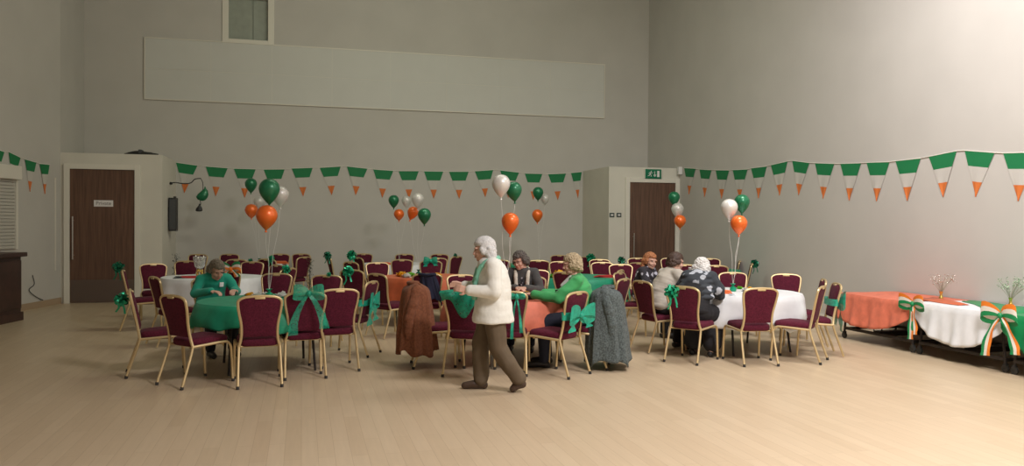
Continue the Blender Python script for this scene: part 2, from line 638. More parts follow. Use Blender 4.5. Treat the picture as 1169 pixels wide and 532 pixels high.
# white sensor on right wall by the lobby
p = onplane(778, 195, 0, RX)
t = thing('wall_sensor', 'small white alarm sensor high on the right wall beside the lobby', 'sensor', (RX, p.y, p.z))
b = bmesh.new(); box(b, -.09, 0, -.05, .05, -.09, .09, .015); fin('housing', b, M['signwhite'], t, False)
b = bmesh.new(); box(b, -.094, -.09, -.025, .025, -.06, -.01, .001); fin('lens', b, M['panel'], t, False)

# wall speaker on side of left lobby
sy0 = 18.0
p0 = onplane(189, 228, 0, LBX); p1 = onplane(199.5, 262, 0, LBX)
yc = 18.3
t = thing('wall_speaker', 'tall narrow dark speaker fixed to the side of the left lobby', 'speaker', (LBX, yc, 1.42))
b = bmesh.new(); box(b, .015, .17, -.13, .13, 0.0, .70, .012); fin('cabinet', b, M['black'], t, False)
b = bmesh.new(); box(b, .03, .155, -.136, -.13, .03, .67, .002); fin('grille', b, M['grille'], t, False)
b = bmesh.new(); box(b, 0, .02, -.05, .05, .2, .5); box(b, .10, .15, -.03, .03, .70, .73); fin('bracket', b, M['black'], t, False)

# curved arm with limp balloon and dark bulb over the speaker
t = thing('curved_bracket', 'thin black curved arm reaching out from the lobby side over the speaker', 'bracket', (LBX, 18.45, 2.43))
b = bmesh.new()
tube(b, smooth_path([(0, 0, 0), (.1, 0, .02), (.28, 0, .0), (.42, 0, .02), (.50, 0, .1), (.62, 0, .12)]), .011, 7)
lathe(b, [(0, -.03), (.04, -.02), (.045, .0), (.02, .03), (0, .03)], 10, (.015, 0, 0))
fin('arm', b, M['black'], t)
b = bmesh.new()
tube(b, smooth_path([(.62, 0, .12), (.66, 0, .02), (.66, 0, -.14), (.60, 0, -.30), (.62, 0, -.42), (.60, 0, -.5)]), .008, 6)
fin('cable', b, M['black'], t)
t2 = thing('limp_balloon', 'limp dark green balloon hanging from the black curved wall arm', 'balloon', (LBX + .68, 18.45, 2.23))
b = bmesh.new()
lathe(b, [(0, .15), (.012, .14), (.02, .10), (.06, .06), (.11, -.02), (.12, -.08), (.09, -.13), (.04, -.16), (0, -.165)], 16)
for v in b.verts:
    v.co.x += .04 * math.sin(v.co.z * 14) - .06 * max(0, .05 + v.co.z); v.co.y *= .6
fin('skin', b, M['b_green'], t2)
t3 = thing('dark_bulb', 'small black drop shaped weight at the end of the arm cable', 'weight', (LBX + .60, 18.45, 1.94))
b = bmesh.new()
lathe(b, [(0, .07), (.015, .06), (.02, .03), (.06, -.03), (.075, -.08), (.05, -.10), (0, -.105)], 14)
for v in b.verts: v.co.y *= .6; v.co.x -= .25 * (v.co.z - .07) * -.4
fin('shell', b, M['black'], t3)

# dark bundle lying on top of the left lobby
t = thing('cable_bundle', 'flat black bundle lying on top of the left lobby', 'bundle', (onplane(161, 178, 1, PY + .15).x, PY + .2, LTZ))
b = bmesh.new()
for k in range(5):
    w_ = .30 - .03 * k
    z = .016 + .008 * k
    tube(b, [(w_ * math.cos(a) + .02 * math.sin(3 * a), .11 * math.sin(a), z) for a in [2 * PI * i / 28 for i in range(28)]], .014, 6, closed=True)
tube(b, smooth_path([(-.26, 0, .03), (-.1, .03, .07), (.1, -.03, .05), (.32, -.03, .015)]), .02, 6)
fin('coil', b, M['black'], t)
b = bmesh.new(); box(b, -.04, .02, -.125, .125, .03, .105, .008); fin('strap', b, M['grille'], t)

# bar counter and shutter on the left
b = bmesh.new()
c0 = Vector((-4.38, 14.75, 0))
u_ = d_.normalized()
bar = thing('bar_counter', 'dark stained wooden bar counter against the left wall', 'bar counter', (c0.x, c0.y, 0), math.atan2(u_.y, u_.x))
# local x runs along the wall towards the camera, local y towards the hall
L_ = 5.2
D_ = -.745
b = bmesh.new(); box(b, 0.03, L_, D_, -.05, 0, 1.04, .01); fin('carcass', b, M['darkwood'], bar, False)
b = bmesh.new(); box(b, -.02, L_, D_ , .03, 1.04, 1.11, .012); fin('countertop', b, M['darkwood'], bar, False)
b = bmesh.new(); box(b, 0.01, L_, -.05, -.02, 0, .14, .006); fin('plinth', b, M['darkwood'], bar, False)
for k in range(6):
    b = bmesh.new()
    x0 = .05 + k * .86
    box(b, x0, x0 + .80, -.05, -.03, .2, .98, .008)
    o = fin('front_panel', b, M['darkwood'], bar, False)
# point of the left wall seen at image column u
def leftwall(u):
    r = ray(u, 254)
    A = Vector((LX, PY)); D = Vector((-5.95 - LX, 11.2 - PY))
    # A + s D = t r
    det = D.x * (-r.y) - D.y * (-r.x)
    s = (-A.x * (-r.y) + A.y * (-r.x)) / det
    return Vector((A.x + s * D.x, A.y + s * D.y, 0))


sp = leftwall(14)
sh = thing('roller_shutter', 'white slatted roller shutter over the bar counter at the left wall', 'shutter', (sp.x, sp.y, 0), math.atan2(u_.y, u_.x))
b = bmesh.new()
box(b, -.06, 0, 0, .07, 1.12, 2.34, .004)
fin('guide_rail', b, M['trim'], sh, False)
b = bmesh.new()
box(b, -.06, 3.6, 0, .14, 2.34, 2.58, .01)
fin('shutter_box', b, M['trim'], sh, False)
b = bmesh.new()
z = 1.13
while z < 2.33:
    box(b, 0, 3.5, .02, .05, z, z + .052, .008)
    z += .058
fin('slats', b, M['shutter'], sh, False)
# loose cable low on the left wall
pw = leftwall(36)
b = bmesh.new()
o3 = Vector((pw.x, pw.y, 0)) + nn * .02
tube(b, smooth_path([o3 + u_ * .0 + Vector((0, 0, .62)), o3 - u_ * .05 + Vector((0, 0, .45)), o3 + u_ * .12 + Vector((0, 0, .36)), o3 - u_ * .1 + Vector((0, 0, .22)), o3 - u_ * .35 + Vector((0, 0, .13))]), .007, 6)
for v in b.verts: pass
tag(fin('wall_cable', b, M['black']), 'thin dark cable looping down the left wall beside the bar', 'cable')

# ------------------------------------------------------------------ bunting
def bunting(label, flags, plane_fn, n, loc_name, tip):
    """flags: (u0, v0, u1, v1) top corners in wall order; one thing, one part per flag"""
    root = thing('bunting', label, 'bunting', (0, 0, 0))
    pts = []
    for (u0, v0, u1, v1) in flags:
        A = plane_fn(u0, v0) + n * .010
        B = plane_fn(u1, v1) + n * .010
        pts += [A, B]
        if root.location.length == 0:
            root.location = A.copy()
        O = root.location
        ax = (B - A)
        w_ = ax.length
        dn = Vector((0, 0, -1)) + ax.normalized() * ax.normalized().z * .6
        hgt = tip
        bm = bmesh.new()
        rows = [0, .36, .66, 1.0]
        sub = []
        for k in range(13):
            t = k / 12
            l = A + ax * (.5 * t) + dn * hgt * t
            r_ = B - ax * (.5 * t) + dn * hgt * t
            row = []
            for j in range(7):
                s_ = j / 6
                p = l.lerp(r_, s_) + n * (.007 * math.sin(s_ * 7 + t * 3 + u0) * t)
                row.append(bm.verts.new(p - O))
            sub.append(row)
        for k in range(12):
            t = (k + .5) / 12
            mi = 0 if t < .345 else (1 if t < .655 else 2)
            for j in range(6):
                a_, b_, c_, d2 = sub[k][j], sub[k][j + 1], sub[k + 1][j + 1], sub[k + 1][j]
                f = bm.faces.new((a_, b_, c_, d2)); f.material_index = mi
        bmesh.ops.remove_doubles(bm, verts=bm.verts, dist=.0005)
        f = fin('flag', bm, [M['f_green'], M['f_white'], M['f_orange']], root, False)
        solid(f, .002)
    bm = bmesh.new()
    tube(bm, [p - root.location + Vector((0, 0, .003)) for p in pts], .006, 5)
    fin('string', bm, M['r_white'], root)
    return root


bk = lambda u, v: onplane(u, v, 1, BY)
rt = lambda u, v: onplane(u, v, 0, RX)
fl = [(201, 185.5, 225.5, 189), (235, 190, 260, 192), (267, 192.5, 292, 193.2), (301, 193.5, 325, 193.3), (333, 192.3, 357, 191.5), (365, 191.5, 389, 190),
      (396, 190, 419.5, 192.5), (426, 193.3, 449, 195), (455, 195.3, 478, 195.3), (484, 195.5, 506, 195.8), (512.6, 196, 535, 196), (542, 195.5, 563, 194),
      (571, 194.5, 592.5, 197), (599, 198, 619, 198.5), (625.6, 198.8, 646, 198), (651.7, 197.5, 664, 196.2)]
bunting('long green white and orange pennant bunting along the back wall', fl, bk, Vector((0, -1, 0)), 'back', .66)
fr = [(781.5, 191.8, 794.5, 192.5), (799, 193.4, 812.6, 194.2), (817.5, 194.3, 832.8, 194.5), (837, 194.2, 853.8, 193.4), (858, 192.2, 875.7, 190),
      (880.6, 188.6, 899.6, 184.2), (905, 183.5, 924.5, 186), (931, 186.3, 953, 187), (960, 187, 983.5, 186.3), (990, 185.8, 1016, 185), (1023, 184, 1051.6, 180.8),
      (1061, 179, 1092.6, 172.5), (1102, 172, 1136, 174.5), (1146, 175, 1186, 174)]
bunting('green white and orange pennant bunting sagging along the right wall', fr, rt, Vector((-1, 0, 0)), 'right', .60)


def lw(u, v):
    p = leftwall(u); r = ray(u, v)
    t = math.hypot(p.x, p.y) / math.hypot(r.x, r.y)
    return Vector((p.x, p.y, CAM_H + r.z * t))


fll = [(-14, 167, 4.5, 173.5), (9.5, 173.5, 23, 180), (28, 182, 41, 185.5), (44.8, 187, 56, 188)]
bunting('short run of green and orange pennants on the left wall above the bar shutter', fll, lw, nn, 'left', .56)

# ------------------------------------------------------------------ banquet chair
def make_chair():
    """origin on the floor under the seat, seat front at +Y; back top at y=-.29, z=.90"""
    root = thing('banquet_chair', '', 'chair')
    # seat
    bm = bmesh.new()
    def ring(z, s, ft=0.0):
        pts = []
        N = 40
        for k in range(N):
            a = 2 * PI * k / N
            c, s_ = math.cos(a), math.sin(a)
            e = .38
            x = math.copysign(abs(c) ** e, c); y = math.copysign(abs(s_) ** e, s_)
            wd = (.205 + .018 * y) * s
            pts.append(bm.verts.new((x * wd, y * .215 * s + .005, z + ft * (y * .5 + .5))))
        return pts
    rings = [ring(.395, .93), ring(.405, .98), ring(.435, 1.0), ring(.455, .985, .008), ring(.470, .93, .01), ring(.480, .7, .012), ring(.484, .35, .012)]
    for A, B in zip(rings, rings[1:]):
        for k in range(40):
            bm.faces.new((A[k], A[(k + 1) % 40], B[(k + 1) % 40], B[k]))
    bm.faces.new(rings[0]); bm.faces.new(rings[-1])
    fin('seat', bm, M['maroon'], root)

    # outline of the back: half width as function of height (hourglass)
    def hw(z):
        K = [(.40, .195), (.46, .178), (.55, .168), (.65, .178), (.75, .198), (.82, .208), (.86, .203), (.885, .175), (.90, .12)]
        for (z0, w0), (z1, w1) in zip(K, K[1:]):
            if z <= z1:
                t = (z - z0) / (z1 - z0)
                return w0 + (w1 - w0) * t
        return 0
    def yb(z):
        return -.205 - .10 * max(0, (z - .40) / .5) ** 1.15
    side = [(hw(z), yb(z), z) for z in (.40, .46, .52, .58, .65, .72, .78, .83, .86, .882)]
    path = [(-x, y, z) for x, y, z in side] + [(-.135, yb(.897), .897), (-.06, yb(.903), .903), (0, yb(.905), .905), (.06, yb(.903), .903), (.135, yb(.897), .897)] + side[::-1]
    bm = bmesh.new()
    tube(bm, smooth_path(path, 2), .0145, 8)
    fin('back_frame', bm, M['gold'], root)
    # pad
    bm = bmesh.new()
    zs = [.495, .50, .53, .58, .65, .72, .78, .83, .86, .875, .885]
    N = 10
    F, Bk = [], []
    for z in zs:
        w_ = max(0.02, hw(z) - .012)
        if z == .495: w_ -= .015
        rf, rb = [], []
        for j in range(N + 1):
            s_ = -1 + 2 * j / N
            ed = (1 - abs(s_) ** 4) * min(1, (z - .49) / .03 + .25) * min(1, (.888 - z) / .03 + .3)
            zz = z + (.012 * (1 - s_ * s_) if z > .87 else 0)
            rf.append(bm.verts.new((s_ * w_, yb(z) + .008 + .024 * ed, zz)))
            rb.append(bm.verts.new((s_ * w_, yb(z) - .006 - .016 * ed, zz)))
        F.append(rf); Bk.append(rb)
    for G in (F, Bk):
        for A, B in zip(G, G[1:]):
            for j in range(N):
                bm.faces.new((A[j], A[j + 1], B[j + 1], B[j]))
    for i in range(len(zs) - 1):
        for j in (0, N):
            bm.faces.new((F[i][j], F[i + 1][j], Bk[i + 1][j], Bk[i][j]))
    for i in (0, len(zs) - 1):
        for j in range(N):
            bm.faces.new((F[i][j], F[i][j + 1], Bk[i][j + 1], Bk[i][j]))
    fin('backrest', bm, M['maroon'], root)
    # hand grip set in the top edge
    bm = bmesh.new()
    box(bm, -.05, .05, yb(.885) - .028, yb(.885) + .034, .876, .898, .008)
    fin('hand_grip', bm, M['gold'], root)
    for sx in (-1, 1):
        # front leg runs on from the seat rail
        bm = bmesh.new()
        tube(bm, smooth_path([(sx * .195, -.205, .400), (sx * .208, -.08, .408), (sx * .222, .08, .418), (sx * .226, .165, .415), (sx * .227, .205, .375), (sx * .228, .217, .30), (sx * .230, .235, .015)], 4), .0135, 8)
        l = fin('leg', bm, M['gold'], root)
        bm = bmesh.new(); tube(bm, [(sx * .230, .2335, .03), (sx * .230, .2355, 0)], .0165, 8); fin('foot_cap', bm, M['rubber'], l)
        bm = bmesh.new()
        tube(bm, smooth_path([(sx * .195, -.204, .405), (sx * .198, -.225, .33), (sx * .203, -.27, .2), (sx * .208, -.335, .015)], 4), .0135, 8)
        l = fin('leg', bm, M['gold'], root)
        bm = bmesh.new(); tube(bm, [(sx * .2078, -.331, .03), (sx * .208, -.337, 0)], .0165, 8); fin('foot_cap', bm, M['rubber'], l)
    bm = bmesh.new()
    tube(bm, [(-.222, .12, .40), (.222, .12, .40)], .009, 6)
    tube(bm, [(-.196, -.17, .395), (.196, -.17, .395)], .009, 6)
    fin('seat_frame', bm, M['gold'], root)
    return root


proto = make_chair()
used = [False]
CH = {}


def chair(key, u, d, phi, label, group=None, dz=0.0):
    p = P(u, d)
    if p.y > 18.72:
        p = P(u, d * 18.72 / p.y)
    rz = heading(phi)
    off = Matrix.Rotation(rz, 3, 'Z') @ Vector((0, -.29, 0))
    if not used[0]:
        c = proto; used[0] = True
    else:
        c = copy_tree(proto, None, () if d < 10.2 else ('foot_cap',))
    c.location = p - off
    c.rotation_euler = (0, 0, rz)
    c['label'] = label
    c['group'] = group or 'banquet chairs around the round tables'
    CH[key] = c
    return c


def at(key, loc):
    c = CH[key]
    return c.location + Matrix.Rotation(c.rotation_euler.z, 3, 'Z') @ Vector(loc)


CHAIRS = [
 # round the green-clothed table at the left front
 ('a', 297, 7.95, -20, 'maroon chair seen square from behind, in front of the green table, without a sash'),
 ('b', 349, 8.40, -20, 'maroon chair with a long green sash tied over its top, at the green front table'),
 ('c', 388, 8.80, -24, 'plain maroon chair at the right end of the green front table, nearest the open floor'),
 ('d', 424, 9.95, -78, 'side-on maroon chair with a green bow hanging behind it, right of the green front table'),
 ('e', 316, 11.3, 180, 'maroon chair facing the camera behind the balloon strings of the green table'),
 ('f', 373, 11.0, 185, 'maroon chair behind the green sash, small green ribbon tip on its top'),
 ('g', 198, 7.95, 34, 'maroon chair turned three-quarters, front left of the green table'),
 ('h', 150, 8.55, 66, 'side-on maroon chair at the far left of the green table with foil rosette behind'),
 ('i', 177, 10.5, 48, 'maroon chair behind the two front left chairs, leaning back to the left'),
 ('k', 141, 12.0, 66, 'dim side-on chair furthest left, in front of the left dark door'),
 ('teal', 238, 10.35, 142, 'maroon chair on which the person in the teal top sits'),
 # round the white table at the left
 ('j', 175, 13.6, 150, 'maroon chair facing the camera beside the left dark door frame'),
 ('l', 213, 14.6, 178, 'maroon chair behind the white left table, left of the gold vase'),
 ('m', 226, 17.5, 180, 'far dark chair just behind the gold vase, against the back wall'),
 ('o', 270, 15.3, 186, 'maroon chair behind the right part of the white left table, left of two overlapping'),
 ('p', 288, 14.5, 186, 'maroon chair behind the right end of the white left table, right of two overlapping'),
 ('q', 305, 15.6, 20, 'dark chair with a green rosette just left of the balloon strings in the back rows'),
 ('r', 316, 13.5, 222, 'chair half hidden behind the chair with the balloon strings, showing a curved frame'),
 ('s', 329, 12.6, -70, 'chair with a green rosette on its top right of the white left table'),
 ('t', 257, 11.65, -10, 'dark chair at the white left table with a striped bow, behind the person in teal'),
 # far left table
 ('n', 262, 18.2, 180, 'far chair with pale frame standing against the back wall above the person in teal'),
 ('u', 320, 18.3, 176, 'far chair by the back wall right above the balloon strings of the left table'),
 ('v', 344, 18.2, 184, 'far chair by the back wall beside the leaning side-on one'),
 ('w', 347, 16.6, -62, 'far chair leaning right at the right end of the left group'),
 # middle left
 ('x1', 376, 16.9, 66, 'side-on far chair leaning left with a dark green rosette on its corner'),
 ('x2', 402, 12.3, 22, 'maroon chair with a bright green rosette on its top left corner, middle of the room'),
 ('x3', 401, 14.7, 40, 'chair showing just a small arched frame behind the chair with the bright rosette'),
 ('x4', 409, 16.5, 50, 'chair with a green rosette on its left corner at the far white table'),
 ('x5', 415, 18.5, 180, 'far chair by the back wall left of the far white table'),
 ('x6', 431, 14.5, 155, 'maroon chair facing the camera at the left of the middle orange table'),
 ('x7', 431, 11.4, 42, 'large maroon chair turned away at the near left of the middle orange table'),
 ('x8', 459, 15.7, 180, 'maroon chair facing the camera behind the middle orange table, left of the green topped one'),
 ('x9', 462, 18.4, 178, 'far chair by the back wall behind the far white table'),
 ('x10', 492, 15.3, 180, 'maroon chair with a green bow on its top behind the middle orange table'),
 ('x11', 499, 16.5, 180, 'chair mostly hidden by the chair with the green bow on top, frame arch only'),
 ('x12', 502, 18.5, 186, 'far chair by the back wall above the chair with a green bow'),
 ('x13', 521, 17.4, -58, 'side-on far chair leaning right with a small dark ribbon, left of the walking person'),
 ('x14', 488, 11.5, -4, 'chair seen from behind with a navy garment over it at the middle orange table'),
 ('x15', 527, 11.3, 158, 'pale framed chair facing the camera just left of the walking person'),
 # coral table, front centre
 ('y1', 476, 9.2, 80, 'side-on chair carrying the brown coat left of the coral table'),
 ('y2', 529, 8.55, 12, 'maroon chair with green cloth over its top, left of the walking person'),
 ('y3', 580, 8.65, 2, 'maroon chair right behind the walking person at the coral table'),
 ('y4', 659, 8.65, -52, 'maroon chair with a big green bow across its back at the coral table'),
 ('y5', 691, 9.2, -80, 'chair of the person in the green jacket, covered by a grey coat'),
 ('y6', 606, 11.05, 183, 'chair of the person with the striped scarf behind the coral table'),
 ('y7', 612, 12.6, 175, 'chair with a thin arched frame between the scarf wearer and the far green table'),
 ('y8', 571, 15.9, 20, 'dark chair glimpsed behind balloon strings between walking person and scarf wearer'),
 # green table, middle right
 ('z1', 615, 15.8, 4, 'chair right of the scarf wearer with a pale arched frame at the rear'),
 ('z2', 639, 18.4, 196, 'far chair near the right lobby wall, above the far green table'),
 ('z3', 640, 15.4, 180, 'chair left of the blonde curly head with a pale frame edge'),
 ('z4', 646, 12.1, 30, 'chair left of the person in the green jacket, mostly hidden by her'),
 ('z5', 672, 17.6, -150, 'dark chair with a green rosette just right of the blonde curly head'),
 ('z8', 685, 16.4, 182, 'small far chair arch against the lobby side wall'),
 ('z6', 688, 15.2, 180, 'maroon chair behind the green middle table, left of a wider one'),
 ('z7', 709, 14.5, 180, 'maroon chair with a green rosette above it behind the green middle table'),
 ('z9', 730, 15.1, 205, 'chair partly hidden beside the ginger haired person, left of her shoulder'),
 ('z10', 728, 17.2, 176, 'small far chair in front of the right dark door'),
 ('z11', 708, 12.75, -68, 'small maroon chair turned left at the right end of the green middle table'),
 ('z12', 712, 10.75, -58, 'maroon chair turned left right behind the grey coat'),
 # white table on the right
 ('w1', 734, 10.35, 64, 'chair of the person in the beige jacket, seen from behind at an angle'),
 ('w2', 708, 12.1, 122, 'chair of the ginger haired person behind the beige jacket'),
 ('w3', 780, 9.5, 36, 'maroon chair with a green rosette, seat of the person in the floral shawl'),
 ('w4', 869, 9.35, -8, 'maroon chair seen square from behind in front of the white right table'),
 ('w5', 938, 9.65, -58, 'maroon chair turned left showing its seat at the right end of the white right table'),
 ('w6', 940, 10.95, -78, 'maroon chair tucked behind two others at the right end of the white right table'),
 ('w7', 955, 10.2, -84, 'edge-on chair with a green organza bow next to the orange draped table'),
 ('w8', 898, 12.0, 192, 'maroon chair facing the camera behind the right part of the white right table'),
 ('w9', 837, 12.3, 182, 'maroon chair facing the camera behind the green balloon weight on the white table'),
 ('w10', 818, 14.35, 4, 'maroon chair right of the white curly head, further back'),
 ('w11', 781, 14.6, 10, 'maroon chair between the beige jacket and the white curly head'),
 ('w12', 766, 17.3, 182, 'far chair in front of the right door, above the beige jacket wearer'),
 ('w13', 811, 17.2, 184, 'far chair corner peeping out right of the white curly head'),
 ('w14', 844, 16.4, -74, 'edge-on far chair leaning right, left of the one with a rosette'),
 ('w15', 858, 15.2, -72, 'edge-on far chair leaning right with a green rosette by the right wall'),
]
for k in CHAIRS:
    chair(*k)

# ------------------------------------------------------------------ round tables and cloths
TR = .76


def cloth_mesh(name, m, parent_none, r, z, half, seed, flare=.16, turn=0.0, cap=.42):
    rnd = random.Random(seed)
    ph = [rnd.uniform(0, 6.28) for _ in range(6)]
    bm = bmesh.new()
    N = 120
    rings = []
    cen = bm.verts.new((0, 0, z + .004))
    for rr in (.2, .4, .6, .72, r + .002):
        rings.append([bm.verts.new((rr * math.cos(2 * PI * k / N), rr * math.sin(2 * PI * k / N), z + .004 + .002 * math.sin(5 * 2 * PI * k / N + rr * 9))) for k in range(N)])
    K = 12
    for i in range(1, K + 1):
        t = i / K
        ring = []
        for k in range(N):
            a = 2 * PI * k / N
            aa = (a + turn)
            R_ = half / max(abs(math.cos(aa)), abs(math.sin(aa)))
            R_ = min(R_, half * 1.33)
            drop = min(max(.05, R_ - r), cap + .04 * math.sin(4 * aa + 1))
            cor = (R_ - half) / (half * .33)
            fold = (math.sin(13 * a + ph[0]) * .5 + math.sin(21 * a + ph[1]) * .3 + math.sin(8 * a + ph[2]) * .4)
            out = .012 + flare * cor * t * .5 * drop + fold * .026 * t ** .8 * (1 - .3 * cor) + .02 * t
            # corners fold into a point
            out += .05 * cor * t * math.sin(3.1 * t)
            rad = r + out + .012 * min(1, t * 6)
            ring.append(bm.verts.new((rad * math.cos(a), rad * math.sin(a), z + .002 - drop * t)))
        rings.append(ring)
    for k in range(N):
        bm.faces.new((cen, rings[0][k], rings[0][(k + 1) % N]))
    for A, B in zip(rings, rings[1:]):
        for k in range(N):
            bm.faces.new((A[k], A[(k + 1) % N], B[(k + 1) % N], B[k]))
    o = fin(name, bm, m)
    solid(o, .003)
    return o


tproto = []


def round_table(key, u, d, label, cloth_label, m, half, turn, seed, cap=.42):
    p = P(u, d)
    g = 'round banquet tables'
    if not tproto:
        t = thing('round_table', label, 'table', (0, 0, 0), 0, g)
        bm = bmesh.new(); lathe(bm, [(0, .72), (TR, .72), (TR + .004, .735), (TR, .75), (0, .75)], 64); fin('tabletop', bm, M['board'], t)
        for sx in (-1, 1):
            for sy in (-1, 1):
                bm = bmesh.new()
                tube(bm, smooth_path([(sx * .42, sy * .30, .72), (sx * .42, sy * .33, .60), (sx * .45, sy * .42, .03), (sx * .45, sy * .43, 0)], 4), .014, 8)
                fin('leg', bm, M['leg_dark'], t)
        for sx in (-1, 1):
            bm = bmesh.new(); tube(bm, [(sx * .44, -.36, .38), (sx * .44, .36, .38)], .010, 6)
            fin('cross_bar', bm, M['leg_dark'], t)
        tproto.append(t)
    else:
        t = copy_tree(tproto[0])
        t['label'] = label
    t.location = p
    t.rotation_euler = (0, 0, -YAW + .4)
    c = cloth_mesh('tablecloth', m, None, TR, .75, half, seed, turn=turn, cap=cap)
    c.location = p
    c.rotation_euler = (0, 0, 0)
    tag(c, cloth_label, 'tablecloth', 'tablecloths on the round tables')
    return p


T = {}
T[1] = round_table('T1', 307, 9.1, 'round table under the green cloth at the front left', 'green translucent cloth on the round table at the front left', M['cl_green'], .97, .3, 1, .27)
T[2] = round_table('T2', 583, 9.8, 'round table under the coral cloth behind the walking person', 'coral organza cloth on the round table behind the walking person', M['cl_salmon'], 1.06, .85, 2, .37)
T[3] = round_table('T3', 847, 10.6, 'round table under the white cloth at the front right', 'white paper cloth on the front right table with orange napkins', M['cl_white'], 1.08, .2, 3, .43)
T[4] = round_table('T4', 243, 12.8, 'round table under the white cloth behind the person in teal', 'white cloth on the left table behind the person in teal', M['cl_white'], 1.12, .1, 4)
T[5] = round_table('T5', 490, 13.25, 'round table under the orange cloth in the middle of the room', 'dark orange cloth on the middle table behind the brown coat', M['cl_orange'], 1.15, .6, 5)
T[6] = round_table('T6', 664, 13.4, 'round table under the green cloth behind the person in green jacket', 'green cloth on the table behind the person in green jacket', M['cl_green'], 1.12, .2, 6)
T[7] = round_table('T7', 285, 17.0, 'far left round table hidden among the rear chairs', 'white cloth on the far left table hidden among the rear chairs', M['cl_white'], 1.1, .3, 7)
T[8] = round_table('T8', 455, 17.2, 'far round table behind the middle orange table', 'white cloth on the far table behind the middle orange table', M['cl_white'], 1.1, .5, 8)
T[9] = round_table('T9', 618, 17.3, 'far round table behind the right green table', 'green cloth on the far table behind the right green table', M['cl_green'], 1.1, .7, 9)
T[10] = round_table('T10', 800, 15.75, 'far right round table behind the white curly head', 'green cloth on the far right table behind the white curly head', M['cl_green'], 1.1, .5, 10)
# ------------------------------------------------------------------ draped folding tables by the right wall
TZ = .655


def trolley(y0, y1, label):
    t = thing('folding_table', label, 'table', (8.1, (y0 + y1) / 2, 0), 0, 'folding tables along the right wall')
    hl = (y1 - y0) / 2 - .01
    bm = bmesh.new(); box(bm, -.48, .48, -hl, hl, TZ - .03, TZ, .006); fin('tabletop', bm, M['board'], t, False)
    for sx in (-1, 1):
        for sy in (-1, 1):
            bm = bmesh.new()
            tube(bm, [(sx * .44, sy * (hl - .10), TZ - .03), (sx * .44, sy * (hl - .04), .09)], .016, 8)
            l = fin('leg', bm, M['leg_dark'], t)
            bm = bmesh.new()
            Mx = Matrix.Translation((sx * .44, sy * (hl - .04), .045)) @ Matrix.Rotation(PI / 2, 4, 'Y')
            lathe(bm, [(0, -.014), (.03, -.016), (.045, -.012), (.045, .012), (.03, .016), (0, .014)], 18, (0, 0, 0), Mx)
            box(bm, sx * .44 - .022, sx * .44 + .022, sy * (hl - .04) - .02, sy * (hl - .04) + .02, .055, .10, .004)
            fin('caster', bm, M['rubber'], l)
    for sx in (-1, 1):
        bm = bmesh.new(); box(bm, sx * .44 - .018, sx * .44 + .018, -(hl - .05), hl - .05, .13, .17, .005); fin('lower_rail', bm, M['leg_dark'], t, False)
    for yy, hy_, z1_ in ((-(hl - .05), .015, .16), (hl - .05, .015, .16), (0, .07, .19)):
        bm = bmesh.new()
        box(bm, -.44, .44, yy - hy_, yy + hy_, .125, z1_, .004)
        fin('cross_rail', bm, M['leg_dark'], t, False)
    for sy in (-1, 1):
        bm = bmesh.new(); tube(bm, [(-.43, sy * .05, .17), (-.43, sy * (hl - .35), TZ - .03)], .008, 6); fin('brace', bm, M['leg_dark'], t)
    return t


trolley(8.72, 10.18, 'wheeled folding table under the orange cloth by the right wall')
trolley(7.30, 8.70, 'wheeled folding table under the white swagged cloth by the right wall')
trolley(5.90, 7.28, 'wheeled folding table under the green cloth at the right edge')


def swag(name, y0, y1, m, label, dropfn, enddrop, seed, zoff=0.0, end_only=False):
    """cloth lying on the top, hanging over the hall side (x low) by dropfn(s) and over the far end by enddrop"""
    rnd = random.Random(seed)
    bm = bmesh.new()
    NX, NY = 10, 56
    x0, x1 = 7.585, 8.615
    z = TZ + .004 + zoff
    grid = []
    K = 12
    for j in range(NY + 1):
        s = j / NY          # 0 far end, 1 near end
        y = y1 + (y0 - y1) * s
        row = []
        dr = dropfn(s)
        for k in range(K, 0, -1):
            t = k / K
            wv = .022 * math.sin(s * 23 + 2 * t) * t + .012 * math.sin(s * 51 + 1) * t
            row.append(bm.verts.new((x0 - .012 - .05 * t * dr - wv * min(1, dr * 4) - .02 * t, y, z - dr * t)))
        for i in range(NX + 1):
            row.append(bm.verts.new((x0 + (x1 - x0) * i / NX, y, z + .002 * math.sin(9 * s + i))))
        grid.append(row)
    for a, b_ in zip(grid, grid[1:]):
        for i in range(len(a) - 1):
            bm.faces.new((a[i], a[i + 1], b_[i + 1], b_[i]))
    if enddrop:
        rows = [grid[0][K:]]
        for k in range(1, K + 1):
            t = k / K
            row = []
            for i in range(NX + 1):
                q_ = i / NX
                dr = enddrop * (.35 + .65 * math.sin(PI * min(1, q_ * .75 + .25)))
                if i == 0:
                    dr = dropfn(0)
                row.append(bm.verts.new((x0 + (x1 - x0) * q_, y1 + .015 + .03 * t + .02 * math.sin(q_ * 14) * t, z - dr * t)))
            rows.append(row)
        for a, b_ in zip(rows, rows[1:]):
            for i in range(NX):
                bm.faces.new((a[i], a[i + 1], b_[i + 1], b_[i]))
        # join the corner
        col = [grid[0][K - k] for k in range(0, K + 1)]
        for k in range(K):
            bm.faces.new((col[k], col[k + 1], rows[k + 1][0], rows[k][0])) if k > 0 else bm.faces.new((col[0], col[1], rows[1][0]))
    o = fin(name, bm, m)
    solid(o, .003)
    return tag(o, label, 'tablecloth', 'swagged cloths on the folding tables')


